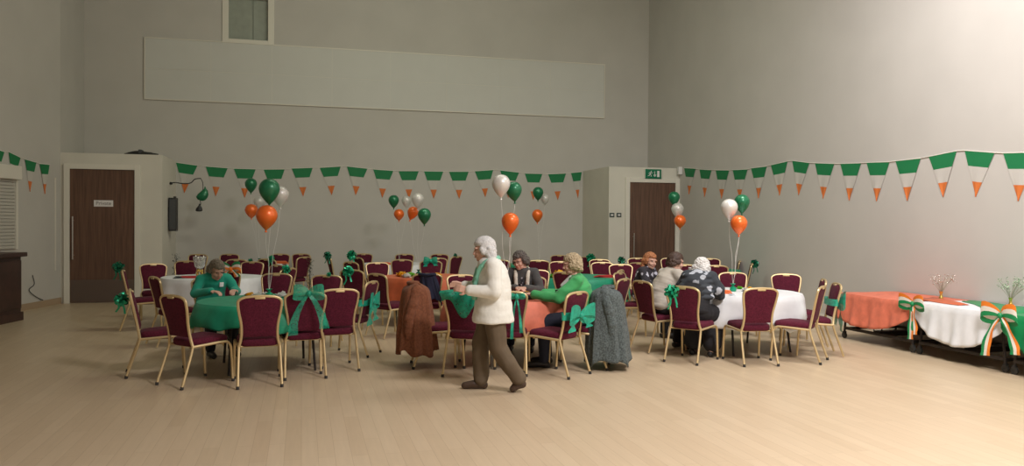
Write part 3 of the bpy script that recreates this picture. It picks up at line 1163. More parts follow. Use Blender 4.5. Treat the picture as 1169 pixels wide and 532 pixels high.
arc = lambda s: max(.0, 1 - (2 * s - 1) ** 2) ** .5
swag('tablecloth', 8.62, 10.2, M['cl_salmon'], 'coral orange cloth swagged over the folding table by the right wall',
     lambda s: .02 + .42 * (arc(.5 + .5 * max(0, (s - .38) / .62)) if s > .38 else (.80 + .2 * math.sin(PI / 2 * s / .38))), .46, 11)
swag('tablecloth', 7.22, 8.72, M['cl_white'], 'white cloth swagged in a deep arc over the middle folding table',
     lambda s: .02 + .44 * arc(s) ** 1.25, 0, 12, .004)
swag('tablecloth', 5.85, 7.32, M['r_green'], 'green cloth swagged over the folding table at the right edge',
     lambda s: .02 + .44 * arc(s) ** .9, 0, 13, .008)


def lay_cloth(name, pts, m, label, z):
    bm = bmesh.new()
    rows = []
    for (xa, ya), (xb, yb_) in pts:
        rows.append([bm.verts.new((xa + (xb - xa) * i / 8, ya + (yb_ - ya) * i / 8, z + .003 * math.sin(i * 1.3 + ya * 8))) for i in range(9)])
    for a, b_ in zip(rows, rows[1:]):
        for i in range(8):
            bm.faces.new((a[i], a[i + 1], b_[i + 1], b_[i]))
    o = fin(name, bm, m); solid(o, .003)
    return tag(o, label, 'table runner')


lay_cloth('table_runner', [((7.95, 9.05), (8.3, 9.15)), ((7.85, 8.75), (8.25, 8.85)), ((7.82, 8.45), (8.12, 8.5)), ((7.82, 8.2), (7.98, 8.2))], M['cl_orange'],
          'orange runner lying diagonally on the white swagged cloth', TZ + .016)
lay_cloth('table_runner', [((8.25, 8.6), (8.5, 8.7)), ((8.1, 8.25), (8.5, 8.4)), ((7.9, 7.95), (8.5, 8.1)), ((7.66, 7.7), (8.5, 7.8)), ((7.64, 7.3), (8.5, 7.35))], M['r_green'],
          'green runner lying over the right part of the white swagged cloth', TZ + .017)

# ------------------------------------------------------------------ bows and rosettes
def rosette(loc, rz, size, m, label, group, tails=2, seed=0, name='foil_rosette'):
    rnd = random.Random(seed)
    root = thing(name, label, 'bow', loc, rz, group)
    bm = bmesh.new()
    N = 26
    for i in range(N):
        zz = 1 - 2 * (i + .5) / N
        a = i * 2.399963 + rnd.uniform(-.2, .2)
        rr = math.sqrt(1 - zz * zz)
        dr = Vector((rr * math.cos(a), rr * math.sin(a) * .8, zz)).normalized()
        tn = dr.cross(Vector((rnd.uniform(-1, 1), rnd.uniform(-1, 1), rnd.uniform(-1, 1)))).normalized()
        wd = dr.cross(tn)
        L = size * rnd.uniform(.85, 1.1)
        pts = []
        for k in range(9):
            t = k / 8
            pts.append(dr * L * (1 - math.cos(2 * PI * t)) / 2 + tn * L * .26 * math.sin(2 * PI * t))
        ribbon(bm, pts, wd * size * .34)
    fin('loops', bm, m, root, recalc=False)
    for k in range(tails):
        bm = bmesh.new()
        s_ = -1 if k % 2 else 1
        L = size * rnd.uniform(1.6, 2.4)
        pts = smooth_path([(0, -.02, 0), (s_ * size * .3, -.03, -L * .3), (s_ * size * .35 + .01, -.025, -L * .65), (s_ * size * .6, -.03, -L)], 4)
        ribbon(bm, pts, (size * .22, .01, 0))
        fin('tail', bm, m, root, recalc=False)
    return root


def organza_bow(loc, rz, m, label, group, size=.17, tail=.30, width=.10, mats=(0,), band=0, name='sash_bow', spread=1.0, droop=.0):
    """bow on the rear of a chair back; local -Y points out to the viewer"""
    root = thing(name, label, 'bow', loc, rz, group)
    for sx in (-1, 1):
        bm = bmesh.new()
        pts = []
        for k in range(13):
            t = k / 12
            a = 2 * PI * t
            pts.append(Vector((sx * size * (1 - math.cos(a)) / 2, -.012 - .05 * math.sin(a / 2) - .02 * math.sin(a), size * (.20 * math.sin(a) + (.12 - droop) * (1 - math.cos(a)) / 2))))
        wv = [Vector((-sx * .15 * width * math.sin(PI * k / 12), -.01, width * (.35 + 1.0 * math.sin(PI * k / 12)))) for k in range(13)]
        ribbon(bm, pts, wv, mats)
        fin('loop', bm, m, root, recalc=False)
        bm = bmesh.new()
        pts = smooth_path([(0, -.03, 0), (sx * .05 * spread, -.04, -tail * .3), (sx * .09 * spread, -.03, -tail * .7), (sx * .10 * spread, -.035, -tail * (1 - .08 * sx))], 4)
        n_ = len(pts)
        wv = [Vector((width * (.35 + .75 * i / n_), .02 * math.sin(i), width * .10)) for i in range(n_)]
        ribbon(bm, pts, wv, mats)
        fin('tail', bm, m, root, recalc=False)
    bm = bmesh.new()
    bmesh.ops.create_icosphere(bm, subdivisions=2, radius=.03, matrix=Matrix.Translation((0, -.04, 0)) @ Matrix.Diagonal((1, .8, 1.15, 1)))
    fin('knot', bm, m if not isinstance(m, list) else m[0], root)
    if band:
        bm = bmesh.new()
        pts = [Vector((.225 * math.cos(a), .055 + .06 * math.sin(a), .0)) for a in [2 * PI * i / 32 for i in range(33)]]
        ribbon(bm, pts, Vector((0, 0, .085)), mats)
        fin('band', bm, m, root, recalc=False)
    return root


GR = 'green foil rosettes on the chairs'
GB = 'green organza bows on the chairs'


def ros(key, lx, lz, size, m, label, seed, tails=2):
    p = at(key, (lx, -.33, lz))
    return rosette(p, CH[key].rotation_euler.z, size, m, label, GR, tails, seed)


def worldbow(u, d, z, size, m, label, seed, tails=2, grp=GR):
    p = P(u, d, z)
    return rosette(p, -YAW, size, m, label, grp, tails, seed)


worldbow(139, 8.62, .80, .082, M['foil'], 'bright green foil rosette at the far left, behind the side-on chair', 1)
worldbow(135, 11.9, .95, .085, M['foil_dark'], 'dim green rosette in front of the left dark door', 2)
ros('q', .12, .92, .07, M['foil'], 'green rosette beside the balloon strings of the left table', 3)
worldbow(327, 12.45, .90, .075, M['foil'], 'green rosette right of the balloon strings, left part of the room', 4)
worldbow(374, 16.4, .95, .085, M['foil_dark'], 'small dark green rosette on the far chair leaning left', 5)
worldbow(397.5, 12.15, .90, .095, M['foil'], 'large bright green rosette over the chair left of the middle orange table', 6)
worldbow(401.5, 16.4, .96, .11, M['foil'], 'green rosette high on a far chair left of the far white table', 7)
worldbow(674.5, 17.45, .90, .10, M['foil'], 'green rosette right of the blonde curly head', 8)
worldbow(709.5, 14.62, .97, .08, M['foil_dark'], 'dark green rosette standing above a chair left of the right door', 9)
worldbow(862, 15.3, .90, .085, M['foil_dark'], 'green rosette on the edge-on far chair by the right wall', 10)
worldbow(768, 9.33, .86, .088, M['foil'], 'bright green rosette on the chair left of the floral shawl', 11, 4)
worldbow(375.5, 10.9, .93, .035, M['foil'], 'tiny green ribbon tip on the chair behind the green sash', 12, 0)
worldbow(286, 14.55, .925, .045, M['foil_dark'], 'tiny dark green ribbon above the rear chairs at the left', 13, 0)
worldbow(520, 17.35, .935, .045, M['foil_dark'], 'tiny dark ribbon on the far side-on chair left of the walking person', 14, 0)

ros_ = organza_bow(at('y4', (0.02, -.30, .655)), CH['y4'].rotation_euler.z, M['sash'], 'wide green organza bow across a chair back at the coral table', GB, .24, .15, .12, band=1, droop=.02, spread=1.7)
organza_bow(at('w7', (0, -.29, .68)), CH['w7'].rotation_euler.z, M['sash'], 'green organza bow hanging behind the edge-on chair next to the orange draped table', GB, .19, .34, .15, band=1, spread=1.2)
organza_bow(at('d', (0, -.28, .66)), CH['d'].rotation_euler.z, M['sash'], 'green organza bow hanging behind the side-on chair near the room centre', GB, .15, .26, .14, band=1)
organza_bow(at('b', (.03, -.33, .90)), CH['b'].rotation_euler.z - .1, M['sash_thin'], 'green sash knotted over a chair top with a long tail, at the green front table', GB, .155, .40, .10, spread=1.6)
organza_bow(at('y3', (.10, -.33, .86)), CH['y3'].rotation_euler.z, M['sash'], 'green bow on the chair just right of the walking person', GB, .09, .42, .035, spread=.5)
organza_bow(at('x10', (0, -.28, .91)), CH['x10'].rotation_euler.z + PI, M['sash'], 'green bow on top of the chair behind the middle orange table', GB, .13, .10, .08)
organza_bow(at('t', (.10, -.32, .95)), CH['t'].rotation_euler.z - .3, [M['r_orange'], M['r_white'], M['r_green']], 'green white and orange striped bow behind the person in teal', 'tricolour ribbon bows', .16, .12, .10, mats=(0, 1, 2), droop=-.1)

# cloth thrown over the top of chair y2
def over_cloth(key):
    c = CH[key]
    bm = bmesh.new()
    rows = []
    N = 26
    for j in range(18):
        t = j / 17
        row = []
        for i in range(N + 1):
            s = -1 + 2 * i / N
            edge = .15 + .09 * math.cos(s * 2.4 - .3) + .05 * math.sin(s * 5 + 1)
            if t < .3:      # front side
                q = (.3 - t) / .3
                y = -.235 + .01 * q; z = .925 - .11 * q * (1 - .3 * s)
            else:
                q = (t - .3) / .7
                y = -.335 - .035 * math.sin(q * 2.5) - .012 * math.sin(s * 9 + q * 3)
                z = .925 - edge * q
            if abs(t - .3) < .05:
                y = -.29
                z = .935
            wob = .235 + .02 * math.sin(t * 6)
            row.append(bm.verts.new((s * wob, y, z - .05 * (s * .5 + .5) * 0 - .02 * s * s)))
        rows.append(row)
    for a, b_ in zip(rows, rows[1:]):
        for i in range(N):
            bm.faces.new((a[i], a[i + 1], b_[i + 1], b_[i]))
    o = fin('sash_cloth', bm, M['sash_thin'])
    solid(o, .002)
    o.location = c.location; o.rotation_euler = c.rotation_euler
    return tag(o, 'green organza cloth spread over a chair top left of the walking person', 'sash')


over_cloth('y2')

TRI = [M['r_green'], M['r_white'], M['r_orange']]
organza_bow(Vector((7.55, 8.62, TZ - .005)), -PI / 2, TRI, 'striped ribbon bow where the orange and white cloths meet', 'tricolour ribbon bows', .22, .42, .115, mats=(0, 1, 2), spread=.35)
organza_bow(Vector((7.53, 7.27, TZ - .0)), -PI / 2, TRI, 'striped ribbon bow where the white and green cloths meet', 'tricolour ribbon bows', .24, .44, .14, mats=(0, 1, 2), spread=2.0)

# ------------------------------------------------------------------ sparkling sprays and vases
M['stem'] = mat('thin_grey_stem', (.35, .32, .24), .7)


def spray_vase(loc, label, seed, n=26, h=.33, spread=.17, foil=None):
    rnd = random.Random(seed)
    t = thing('spray_vase', label, 'vase', loc, 0, None)
    bm = bmesh.new()
    lathe(bm, [(0, 0), (.028, 0), (.03, .01), (.02, .03), (.016, .06), (.026, .10), (.024, .10), (.013, .06), (.016, .03), (0, .02)], 18)
    fin('vase', bm, M['goldfoil'], t)
    sb = bmesh.new(); fb = bmesh.new()
    for k in range(n):
        a = rnd.uniform(0, 2 * PI); r = spread * math.sqrt(rnd.uniform(.05, 1)); zt_ = h * rnd.uniform(.6, 1)
        p1 = Vector((r * math.cos(a), r * math.sin(a), zt_))
        pts = smooth_path([(0, 0, .05), (p1.x * .3, p1.y * .3, zt_ * .55), p1], 4)
        tube(sb, pts, .0022, 4)
        for q in range(5):
            c_ = p1 + Vector([rnd.uniform(-.03, .03) for _ in range(3)])
            e1 = Vector([rnd.uniform(-1, 1) for _ in range(3)]).normalized() * rnd.uniform(.006, .014)
            e2 = e1.cross(Vector([rnd.uniform(-1, 1) for _ in range(3)])).normalized() * .008
            vs = [fb.verts.new(c_ + x) for x in (e1, e2, -e1, -e2)]
            fb.faces.new(vs)
    fin('stems', sb, M['stem'], t)
    o = fin('foil_leaves', fb, foil or M['silver'], t, recalc=False)
    solid(o, .001)
    return t


spray_vase((8.30, 9.0, TZ + .012), 'small vase with a sparse sparkling foil spray on the draped tables, left of two', 1)
spray_vase((8.38, 7.98, TZ + .02), 'small vase with a green and silver foil spray at the right edge, right of two', 2, 34, .34, .17, mat('green_silver_foil', (.45, .6, .4), .25, metal=.5))
# tall glass on the white left table
p4 = P(228, 12.55, .755)
t = thing('gold_vase', 'glass goblet vase with gold and silver filling on the white left table', 'vase', p4)
bm = bmesh.new(); lathe(bm, [(0, 0), (.07, 0), (.07, .008), (.012, .015), (.010, .10), (.03, .12), (.07, .17), (.095, .27), (.10, .33), (.096, .33), (.088, .27), (.064, .175), (.02, .13), (0, .128)], 24); fin('goblet', bm, M['glass'], t)
bm = bmesh.new()
rnd = random.Random(5)
for k in range(26):
    bmesh.ops.create_icosphere(bm, subdivisions=1, radius=.016, matrix=Matrix.Translation((rnd.uniform(-.06, .06), rnd.uniform(-.06, .06), rnd.uniform(.22, .34))))
fin('silver_baubles', bm, M['silver'], t)
bm = bmesh.new()
for k in range(16):
    a = rnd.uniform(0, 6.28)
    bmesh.ops.create_icosphere(bm, subdivisions=1, radius=.022, matrix=Matrix.Translation((.035 * math.cos(a), .035 * math.sin(a), rnd.uniform(.02, .12))))
fin('gold_crumple', bm, M['goldfoil'], t)

# dark shimmering tinsel on stands among the rear chairs
def tinsel(loc, h, label, seed, m):
    rnd = random.Random(seed)
    t = thing('tinsel_spray', label, 'decoration', loc)
    bm = bmesh.new()
    tube(bm, [(0, 0, 0), (0, 0, h * .9)], .006, 5)
    fin('stem', bm, M['leg_dark'], t)
    bm = bmesh.new()
    lathe(bm, [(0, 0), (.09, 0), (.08, .015), (.01, .03), (0, .03)], 16)
    fin('base', bm, M['leg_dark'], t)
    bm = bmesh.new()
    for k in range(190):
        z = h * rnd.uniform(.25, 1.0); a = rnd.uniform(0, 6.28); r = rnd.uniform(.01, .07)
        c_ = Vector((r * math.cos(a), r * math.sin(a), z))
        e1 = Vector([rnd.uniform(-1, 1) for _ in range(3)]).normalized() * .022
        e2 = e1.cross(Vector([rnd.uniform(-1, 1) for _ in range(3)])).normalized() * .006
        bm.faces.new([bm.verts.new(c_ + x) for x in (e1, e2, -e1, -e2)])
    o = fin('strands', bm, m, t, recalc=False)
    solid(o, .001)
    return t


tinsel(P(354, 15.7), .92, 'dark glittering tinsel spray standing right of the leaning far chair', 3, mat('dark_tinsel', (.10, .12, .08), .3, metal=.7))
0 and tinsel(P(135, 9.6), .80, 'glittering tinsel hanging strands between the two rosettes at far left', 4, mat('green_tinsel', (.05, .22, .14), .3, metal=.7))
tinsel(P(201, 15.2), 1.02, 'dark leafy tinsel spray left of the gold vase by the lobby wall', 6, mat('black_green_tinsel', (.02, .04, .025), .5, metal=.2))

# ------------------------------------------------------------------ things on the tables
def crumple(u, v_or_d, z, size, m, label, seed, name='tissue_flower', cat='paper flower', group='tissue flowers on the tables', flat=.7):
    rnd = random.Random(seed)
    p = P(u, v_or_d, z)
    root = thing(name, label, cat, p, 0, group)
    bm = bmesh.new()
    for i in range(22):
        a = i * 2.4; el = .15 + 1.3 * (i / 22)
        dr = Vector((math.cos(a) * math.cos(el), math.sin(a) * math.cos(el), math.sin(el) * flat))
        tn = Vector((-math.sin(a), math.cos(a), .2)).normalized()
        L = size * rnd.uniform(.8, 1.15)
        pts = [dr * L * k / 4 + Vector((0, 0, .004 + size * .12 * math.sin(k + i))) for k in range(5)]
        wv = [tn * size * (.25 + .75 * math.sin(PI * .85 * k / 4)) for k in range(5)]
        ribbon(bm, pts, wv, (0, 0))
    for v in bm.verts:
        if v.co.z < 0.002: v.co.z = .002
    o = fin('petals', bm, m, root, recalc=False)
    bm = bmesh.new(); bmesh.ops.create_icosphere(bm, subdivisions=2, radius=size * .25, matrix=Matrix.Translation((0, 0, size * .27)))
    fin('heart', bm, m, root)
    return root


ZT = .756
crumple(285, 9.45, ZT, .07, M['yellow'], 'yellow tissue flower on the green front table', 1)
crumple(294, 9.35, ZT, .075, M['tissue'], 'white tissue flower next to the yellow one on the green front table', 2)
crumple(302, 9.5, ZT, .065, M['tissue'], 'white tissue puff left of the green balloon weight, green front table', 3)
crumple(321, 9.4, ZT, .085, M['tissue'], 'white tissue puff right of the green balloon weight, green front table', 4)
crumple(332, 9.2, ZT, .065, M['lime'], 'lime tissue flower at the right of the green front table', 5)
crumple(459, 13.1, ZT, .11, M['yellow'], 'yellow tissue flower on the middle orange table', 6)
crumple(464, 12.9, ZT, .09, M['tissue'], 'white tissue flower on the middle orange table', 7)
crumple(469, 13.2, ZT, .09, M['lime'], 'lime tissue flower on the middle orange table', 8)
crumple(500, 13.2, ZT, .08, M['yellow'], 'yellow tissue flower behind the navy garment on the middle orange table', 9)
crumple(602, 9.85, ZT, .065, M['yellow'], 'yellow tissue flower in front of the scarf wearer, coral table', 10)
crumple(638, 13.3, ZT, .13, M['yellow'], 'yellow and orange tissue flower on the green middle table', 11)
crumple(632, 13.1, ZT, .08, M['lime'], 'lime tissue flower beside the yellow one, green middle table', 12)
crumple(640, 13.55, ZT, .09, M['tissue'], 'white tissue flower behind the yellow one, green middle table', 13)
crumple(852, 10.7, ZT, .06, M['tissue'], 'white tissue flower right of the balloon weight on the white right table', 14)
crumple(857, 10.9, ZT, .05, M['yellow'], 'small yellow tissue flower on the white right table', 15)
crumple(845, 11.05, ZT, .05, M['lime'], 'small lime tissue flower on the white right table', 16)
crumple(313, 12.9, ZT, .05, M['lime'], 'small lime tissue flower at the edge of the white left table', 17) if False else None


def napkin(u, d, z, sx, sy, m, label, rz=0.3, cat='napkin', name='folded_napkin', n=3):
    p = P(u, d, z)
    root = thing(name, label, cat, p, rz)
    for k in range(n):
        bm = bmesh.new()
        a = .12 * (k - 1)
        box(bm, -sx + .02 * k, sx - .01 * k, -sy, sy, .002 + .009 * k, .009 + .009 * k, .003)
        for v in bm.verts:
            v.co.z += .004 * math.sin(v.co.x * 30 + k)
        bmesh.ops.rotate(bm, verts=bm.verts, cent=(0, 0, 0), matrix=Matrix.Rotation(a, 3, 'Z'))
        fin('fold', bm, m, root, False)
    return root


napkin(826, 10.35, ZT, .11, .07, M['napkin'], 'pile of orange napkins on the white right table', -.2, n=5)
napkin(690, 13.25, ZT, .17, .07, M['red'], 'strip of red orange napkins on the green middle table', -YAW, n=4)
napkin(215, 12.5, ZT, .16, .10, M['red'], 'red napkin left of the gold vase on the white left table', -.1)
napkin(203, 12.4, ZT, .07, .05, M['black'], 'black folded leaflet beside the red napkin on the white left table', .2)
napkin(320, 16.9, ZT, .16, .10, M['napkin'], 'orange napkin on the far left table above the green rosette', -.2, n=5)
napkin(438, 16.7, ZT, .15, .10, M['napkin'], 'orange napkin on the far white table', .2, n=5)
napkin(836, 10.0, ZT, .04, .04, M['cl_white'], 'small white card at the front edge of the white right table', .2)


def bag(u, d, z, sx, sy, sz, label, seed, name='handbag', cat='bag'):
    p = P(u, d, z)
    root = thing(name, label, cat, p, -YAW + .3)
    bm = bmesh.new()
    bmesh.ops.create_icosphere(bm, subdivisions=4, radius=1)
    for v in bm.verts:
        n_ = noise.noise(v.co * 2.2 + Vector((seed, 0, 0)))
        v.co *= 1 + .16 * n_
        v.co.x *= sx; v.co.y *= sy; v.co.z = max(0, v.co.z * sz * .55 + sz * .42)
    fin('body', bm, M['blackcloth'], root)
    bm = bmesh.new()
    tube(bm, smooth_path([(-sx * .6, -.01, sz * .8), (-sx * .4, -sy * .6, sz * 1.15), (sx * .3, -sy * .7, sz * .9), (sx * .75, -sy * .2, sz * .5)]), .007, 6)
    fin('strap', bm, M['black'], root)
    return root


M['blackcloth'] = mat('black_soft_cloth', (.012, .012, .014), .9, sheen=.2)
bag(603, 9.45, ZT, .19, .13, .075, 'black handbag lying flat on the coral table before the scarf wearer', 1)
bag(638, 9.5, ZT, .11, .10, .09, 'small black bag on the coral table under the reaching hand', 2)

# cups on the white right table and hats of foil
def cup(u, d, z, label, m, r=.038, h=.075):
    root = thing('paper_cup', label, 'cup', P(u, d, z), 0)
    bm = bmesh.new(); lathe(bm, [(0, 0), (r * .72, 0), (r, h), (r * 1.06, h + .003), (r * .95, h), (r * .68, .006), (0, .006)], 20); fin('cup_body', bm, m, root)
    return root


# ------------------------------------------------------------------ balloons
def balloon(u, v, d, wpx, m, label, group, anchor, tilt=(0, 0), hratio=1.28):
    r = wpx * d / FPX / 2
    x = (u - 584.5) / FPX * d
    # centre
    rr = ray(u, v)
    fwd = Vector((math.sin(YAW), math.cos(YAW), 0))
    k = d / rr.dot(fwd)
    c = Vector((0, 0, CAM_H)) + rr * k
    root = thing('balloon', label, 'balloon', c, 0, group)
    H = r * 2 * hratio
    bm = bmesh.new()
    prof = []
    n_ = 26
    top = r
    for i in range(n_ + 1):
        t = i / n_
        z = top - H * t
        zz = (z - 0) / r
        if z >= 0:
            rad = r * math.sqrt(max(0, 1 - (z / top) ** 2))
        else:
            q = -z / (H - top)
            rad = r * (math.cos(q * PI / 2) ** .80) * (1 - .10 * q)
        prof.append((rad if 0 < i < n_ else (0 if i == 0 else .008), z))
    kz = top - H
    prof[-1] = (.009, kz)
    prof += [(.007, kz - .006), (.017, kz - .022), (.013, kz - .024), (0, kz - .018)]
    lathe(bm, prof, 32)
    R_ = Matrix.Rotation(tilt[0], 3, 'X') @ Matrix.Rotation(tilt[1], 3, 'Y')
    for vv in bm.verts:
        vv.co = R_ @ vv.co
    fin('skin', bm, m, root)
    if anchor is not None:
        k0 = c + R_ @ Vector((0, 0, kz - .01))
        rnd = random.Random(int(u * 10 + v))
        pts = []
        for i in range(15):
            t = i / 14
            p = k0.lerp(anchor, t)
            s_ = math.sin(PI * t)
            p += Vector((.011 * math.sin(t * 9 + u), .010 * math.cos(t * 7 + v), 0)) * s_
            pts.append(p - c)
        bm = bmesh.new()
        tube(bm, smooth_path(pts, 2), .0024 if d < 12 else .0016, 5)
        fin('string', bm, M['string'], root)
    return root


def weight(p, label, m):
    root = thing('balloon_weight', label, 'balloon weight', p, 0, 'foil balloon weights')
    bm = bmesh.new()
    lathe(bm, [(0, 0), (.035, 0), (.045, .02), (.04, .05), (.016, .065), (.012, .075), (0, .075)], 14)
    for v in bm.verts:
        v.co.x *= 1 + .12 * math.sin(v.co.y * 200)
    fin('block', bm, m, root)
    bm = bmesh.new()
    for k in range(9):
        a = k * .7
        dr = Vector((math.cos(a), math.sin(a), .9)).normalized()
        pts = [Vector((0, 0, .068)) + dr * .05 * t / 4 for t in range(5)]
        ribbon(bm, pts, Vector((-math.sin(a), math.cos(a), 0)) * .022)
    fin('foil_tuft', bm, m, root, recalc=False)
    return p + Vector((0, 0, .075))


def ctr(key, u=None, d=None):
    if u is None:
        p = T[key]
    else:
        p = P(u, d)
    return Vector((p.x, p.y, .757))


a1 = weight(ctr(1, 307.5, 9.35), 'green foil balloon weight on the green front table', M['foil'])
g = 'balloon bunch of the green front table'
balloon(307.5, 215.5, 9.1, 23.5, M['b_green'], 'large green balloon at the top of the front left bunch', g, a1)
balloon(304.5, 246, 9.0, 24, M['b_orange'], 'large orange balloon, lowest of the front left bunch', g, a1, (0, .05), 1.2)
balloon(320, 222, 9.4, 19, M['b_clear'], 'white balloon behind the large green one at the left', g, a1)
a2 = weight(ctr(2, 578, 9.75), 'green foil balloon weight on the coral table', M['foil'])
g = 'balloon bunch of the coral table'
balloon(572, 209.5, 9.7, 21, M['b_white'], 'white pearl balloon at the top of the centre bunch', g, a2)
balloon(586.5, 216.5, 10.0, 18.5, M['b_green'], 'green balloon right behind the white one in the centre bunch', g, a2, (0, -.1), 1.25)
balloon(582.5, 252.5, 9.7, 20, M['b_orange'], 'bright orange balloon, lowest of the centre bunch', g, a2)
a3 = weight(ctr(3, 837.5, 10.7), 'green foil balloon weight on the white right table', M['foil'])
g = 'balloon bunch of the white right table'
balloon(832.5, 236.5, 10.6, 19, M['b_white'], 'white pearl balloon in the right bunch', g, a3)
balloon(847, 230.5, 10.9, 17.5, M['b_green'], 'green balloon at the top of the right bunch', g, a3)
balloon(843.5, 255, 10.5, 19, M['b_orange'], 'orange balloon, lowest of the right bunch', g, a3, (0, 0), 1.2)
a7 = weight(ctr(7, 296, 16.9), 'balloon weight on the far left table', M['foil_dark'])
g = 'balloon bunch of the far left table'
balloon(286.5, 210, 16.9, 13.5, M['b_green'], 'small green balloon left of the large green one', g, a7)
balloon(287, 240, 16.9, 14.5, M['b_orange'], 'small orange balloon left of the large orange one', g, a7, (0, 0), 1.15)
balloon(296, 230, 17.2, 12.5, M['b_clear'], 'pale translucent balloon between the small green and orange ones at left', g, a7)
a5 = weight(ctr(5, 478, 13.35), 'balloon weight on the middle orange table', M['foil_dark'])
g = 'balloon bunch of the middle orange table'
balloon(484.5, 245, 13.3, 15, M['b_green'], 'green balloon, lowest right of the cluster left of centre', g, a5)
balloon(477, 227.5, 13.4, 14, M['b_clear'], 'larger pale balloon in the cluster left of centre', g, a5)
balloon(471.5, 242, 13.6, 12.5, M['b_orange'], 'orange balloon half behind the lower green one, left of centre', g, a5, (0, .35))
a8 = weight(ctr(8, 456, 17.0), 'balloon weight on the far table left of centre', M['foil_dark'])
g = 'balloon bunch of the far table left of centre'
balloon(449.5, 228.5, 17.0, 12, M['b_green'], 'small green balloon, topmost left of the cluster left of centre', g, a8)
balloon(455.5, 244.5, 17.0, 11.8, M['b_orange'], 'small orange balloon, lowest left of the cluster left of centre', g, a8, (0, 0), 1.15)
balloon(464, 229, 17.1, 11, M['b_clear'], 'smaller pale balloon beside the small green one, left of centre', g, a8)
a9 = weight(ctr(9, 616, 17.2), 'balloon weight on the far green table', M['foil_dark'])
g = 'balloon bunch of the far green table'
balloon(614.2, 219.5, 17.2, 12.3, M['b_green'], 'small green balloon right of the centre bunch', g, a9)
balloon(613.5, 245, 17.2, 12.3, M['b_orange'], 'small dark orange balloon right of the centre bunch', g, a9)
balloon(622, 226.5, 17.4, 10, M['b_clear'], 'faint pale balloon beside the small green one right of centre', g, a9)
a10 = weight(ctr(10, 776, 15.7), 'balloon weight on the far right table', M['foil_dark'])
g = 'balloon bunch of the far right table'
balloon(769.5, 225, 15.7, 13, M['b_green'], 'small green balloon in front of the right door edge', g, a10)
balloon(773.5, 238.5, 15.6, 14, M['b_clear'], 'pale balloon between the green and orange ones by the right door', g, a10)
balloon(776.3, 252, 15.5, 13.5, M['b_orange'], 'small orange balloon, lowest of the three by the right door', g, a10, (0, 0), 1.15)

# ------------------------------------------------------------------ coats over chairs
def bake(bm, name, m, voxel, smooth=4, parent=None, fn=None):
    me = bpy.data.meshes.new(name + '_raw')
    bm.to_mesh(me); bm.free()
    o = bpy.data.objects.new(name + '_raw', me)
    COL.objects.link(o)
    r = o.modifiers.new('r', 'REMESH'); r.mode = 'VOXEL'; r.voxel_size = voxel
    if smooth:
        s_ = o.modifiers.new('s', 'SMOOTH'); s_.iterations = smooth; s_.factor = .5
    dg = bpy.context.evaluated_depsgraph_get()
    me2 = bpy.data.meshes.new_from_object(o.evaluated_get(dg))
    bpy.data.objects.remove(o)
    if fn:
        ns = [v.normal.copy() for v in me2.vertices]
        for v, n_ in zip(me2.vertices, ns):
            v.co = v.co + n_ * fn(v.co)
    me2.name = name
    me2.materials.clear()
    return link(name, me2, m, parent, True)


def blob(bm, c, r, R=None, sub=3):
    Mx = Matrix.Translation(Vector(c))
    if R is not None:
        Mx = Mx @ (R.to_4x4() if len(R) == 3 else R)
    Mx = Mx @ Matrix.Diagonal((r[0], r[1], r[2], 1))
    bmesh.ops.create_icosphere(bm, subdivisions=sub, radius=1, matrix=Mx)


def limb(bm, pts, radii, seg=14):
    pts = [Vector(p) for p in pts]
    for p, r in zip(pts, radii):
        bmesh.ops.create_icosphere(bm, subdivisions=2 if r < .02 else 3, radius=r, matrix=Matrix.Translation(p))
    for a, b_, ra, rb in zip(pts, pts[1:], radii, radii[1:]):
        d = b_ - a
        if d.length < 1e-6: continue
        q = d.to_track_quat('Z', 'Y').to_matrix().to_4x4()
        bmesh.ops.create_cone(bm, cap_ends=True, segments=seg, radius1=ra, radius2=rb, depth=d.length, matrix=Matrix.Translation((a + b_) / 2) @ q)


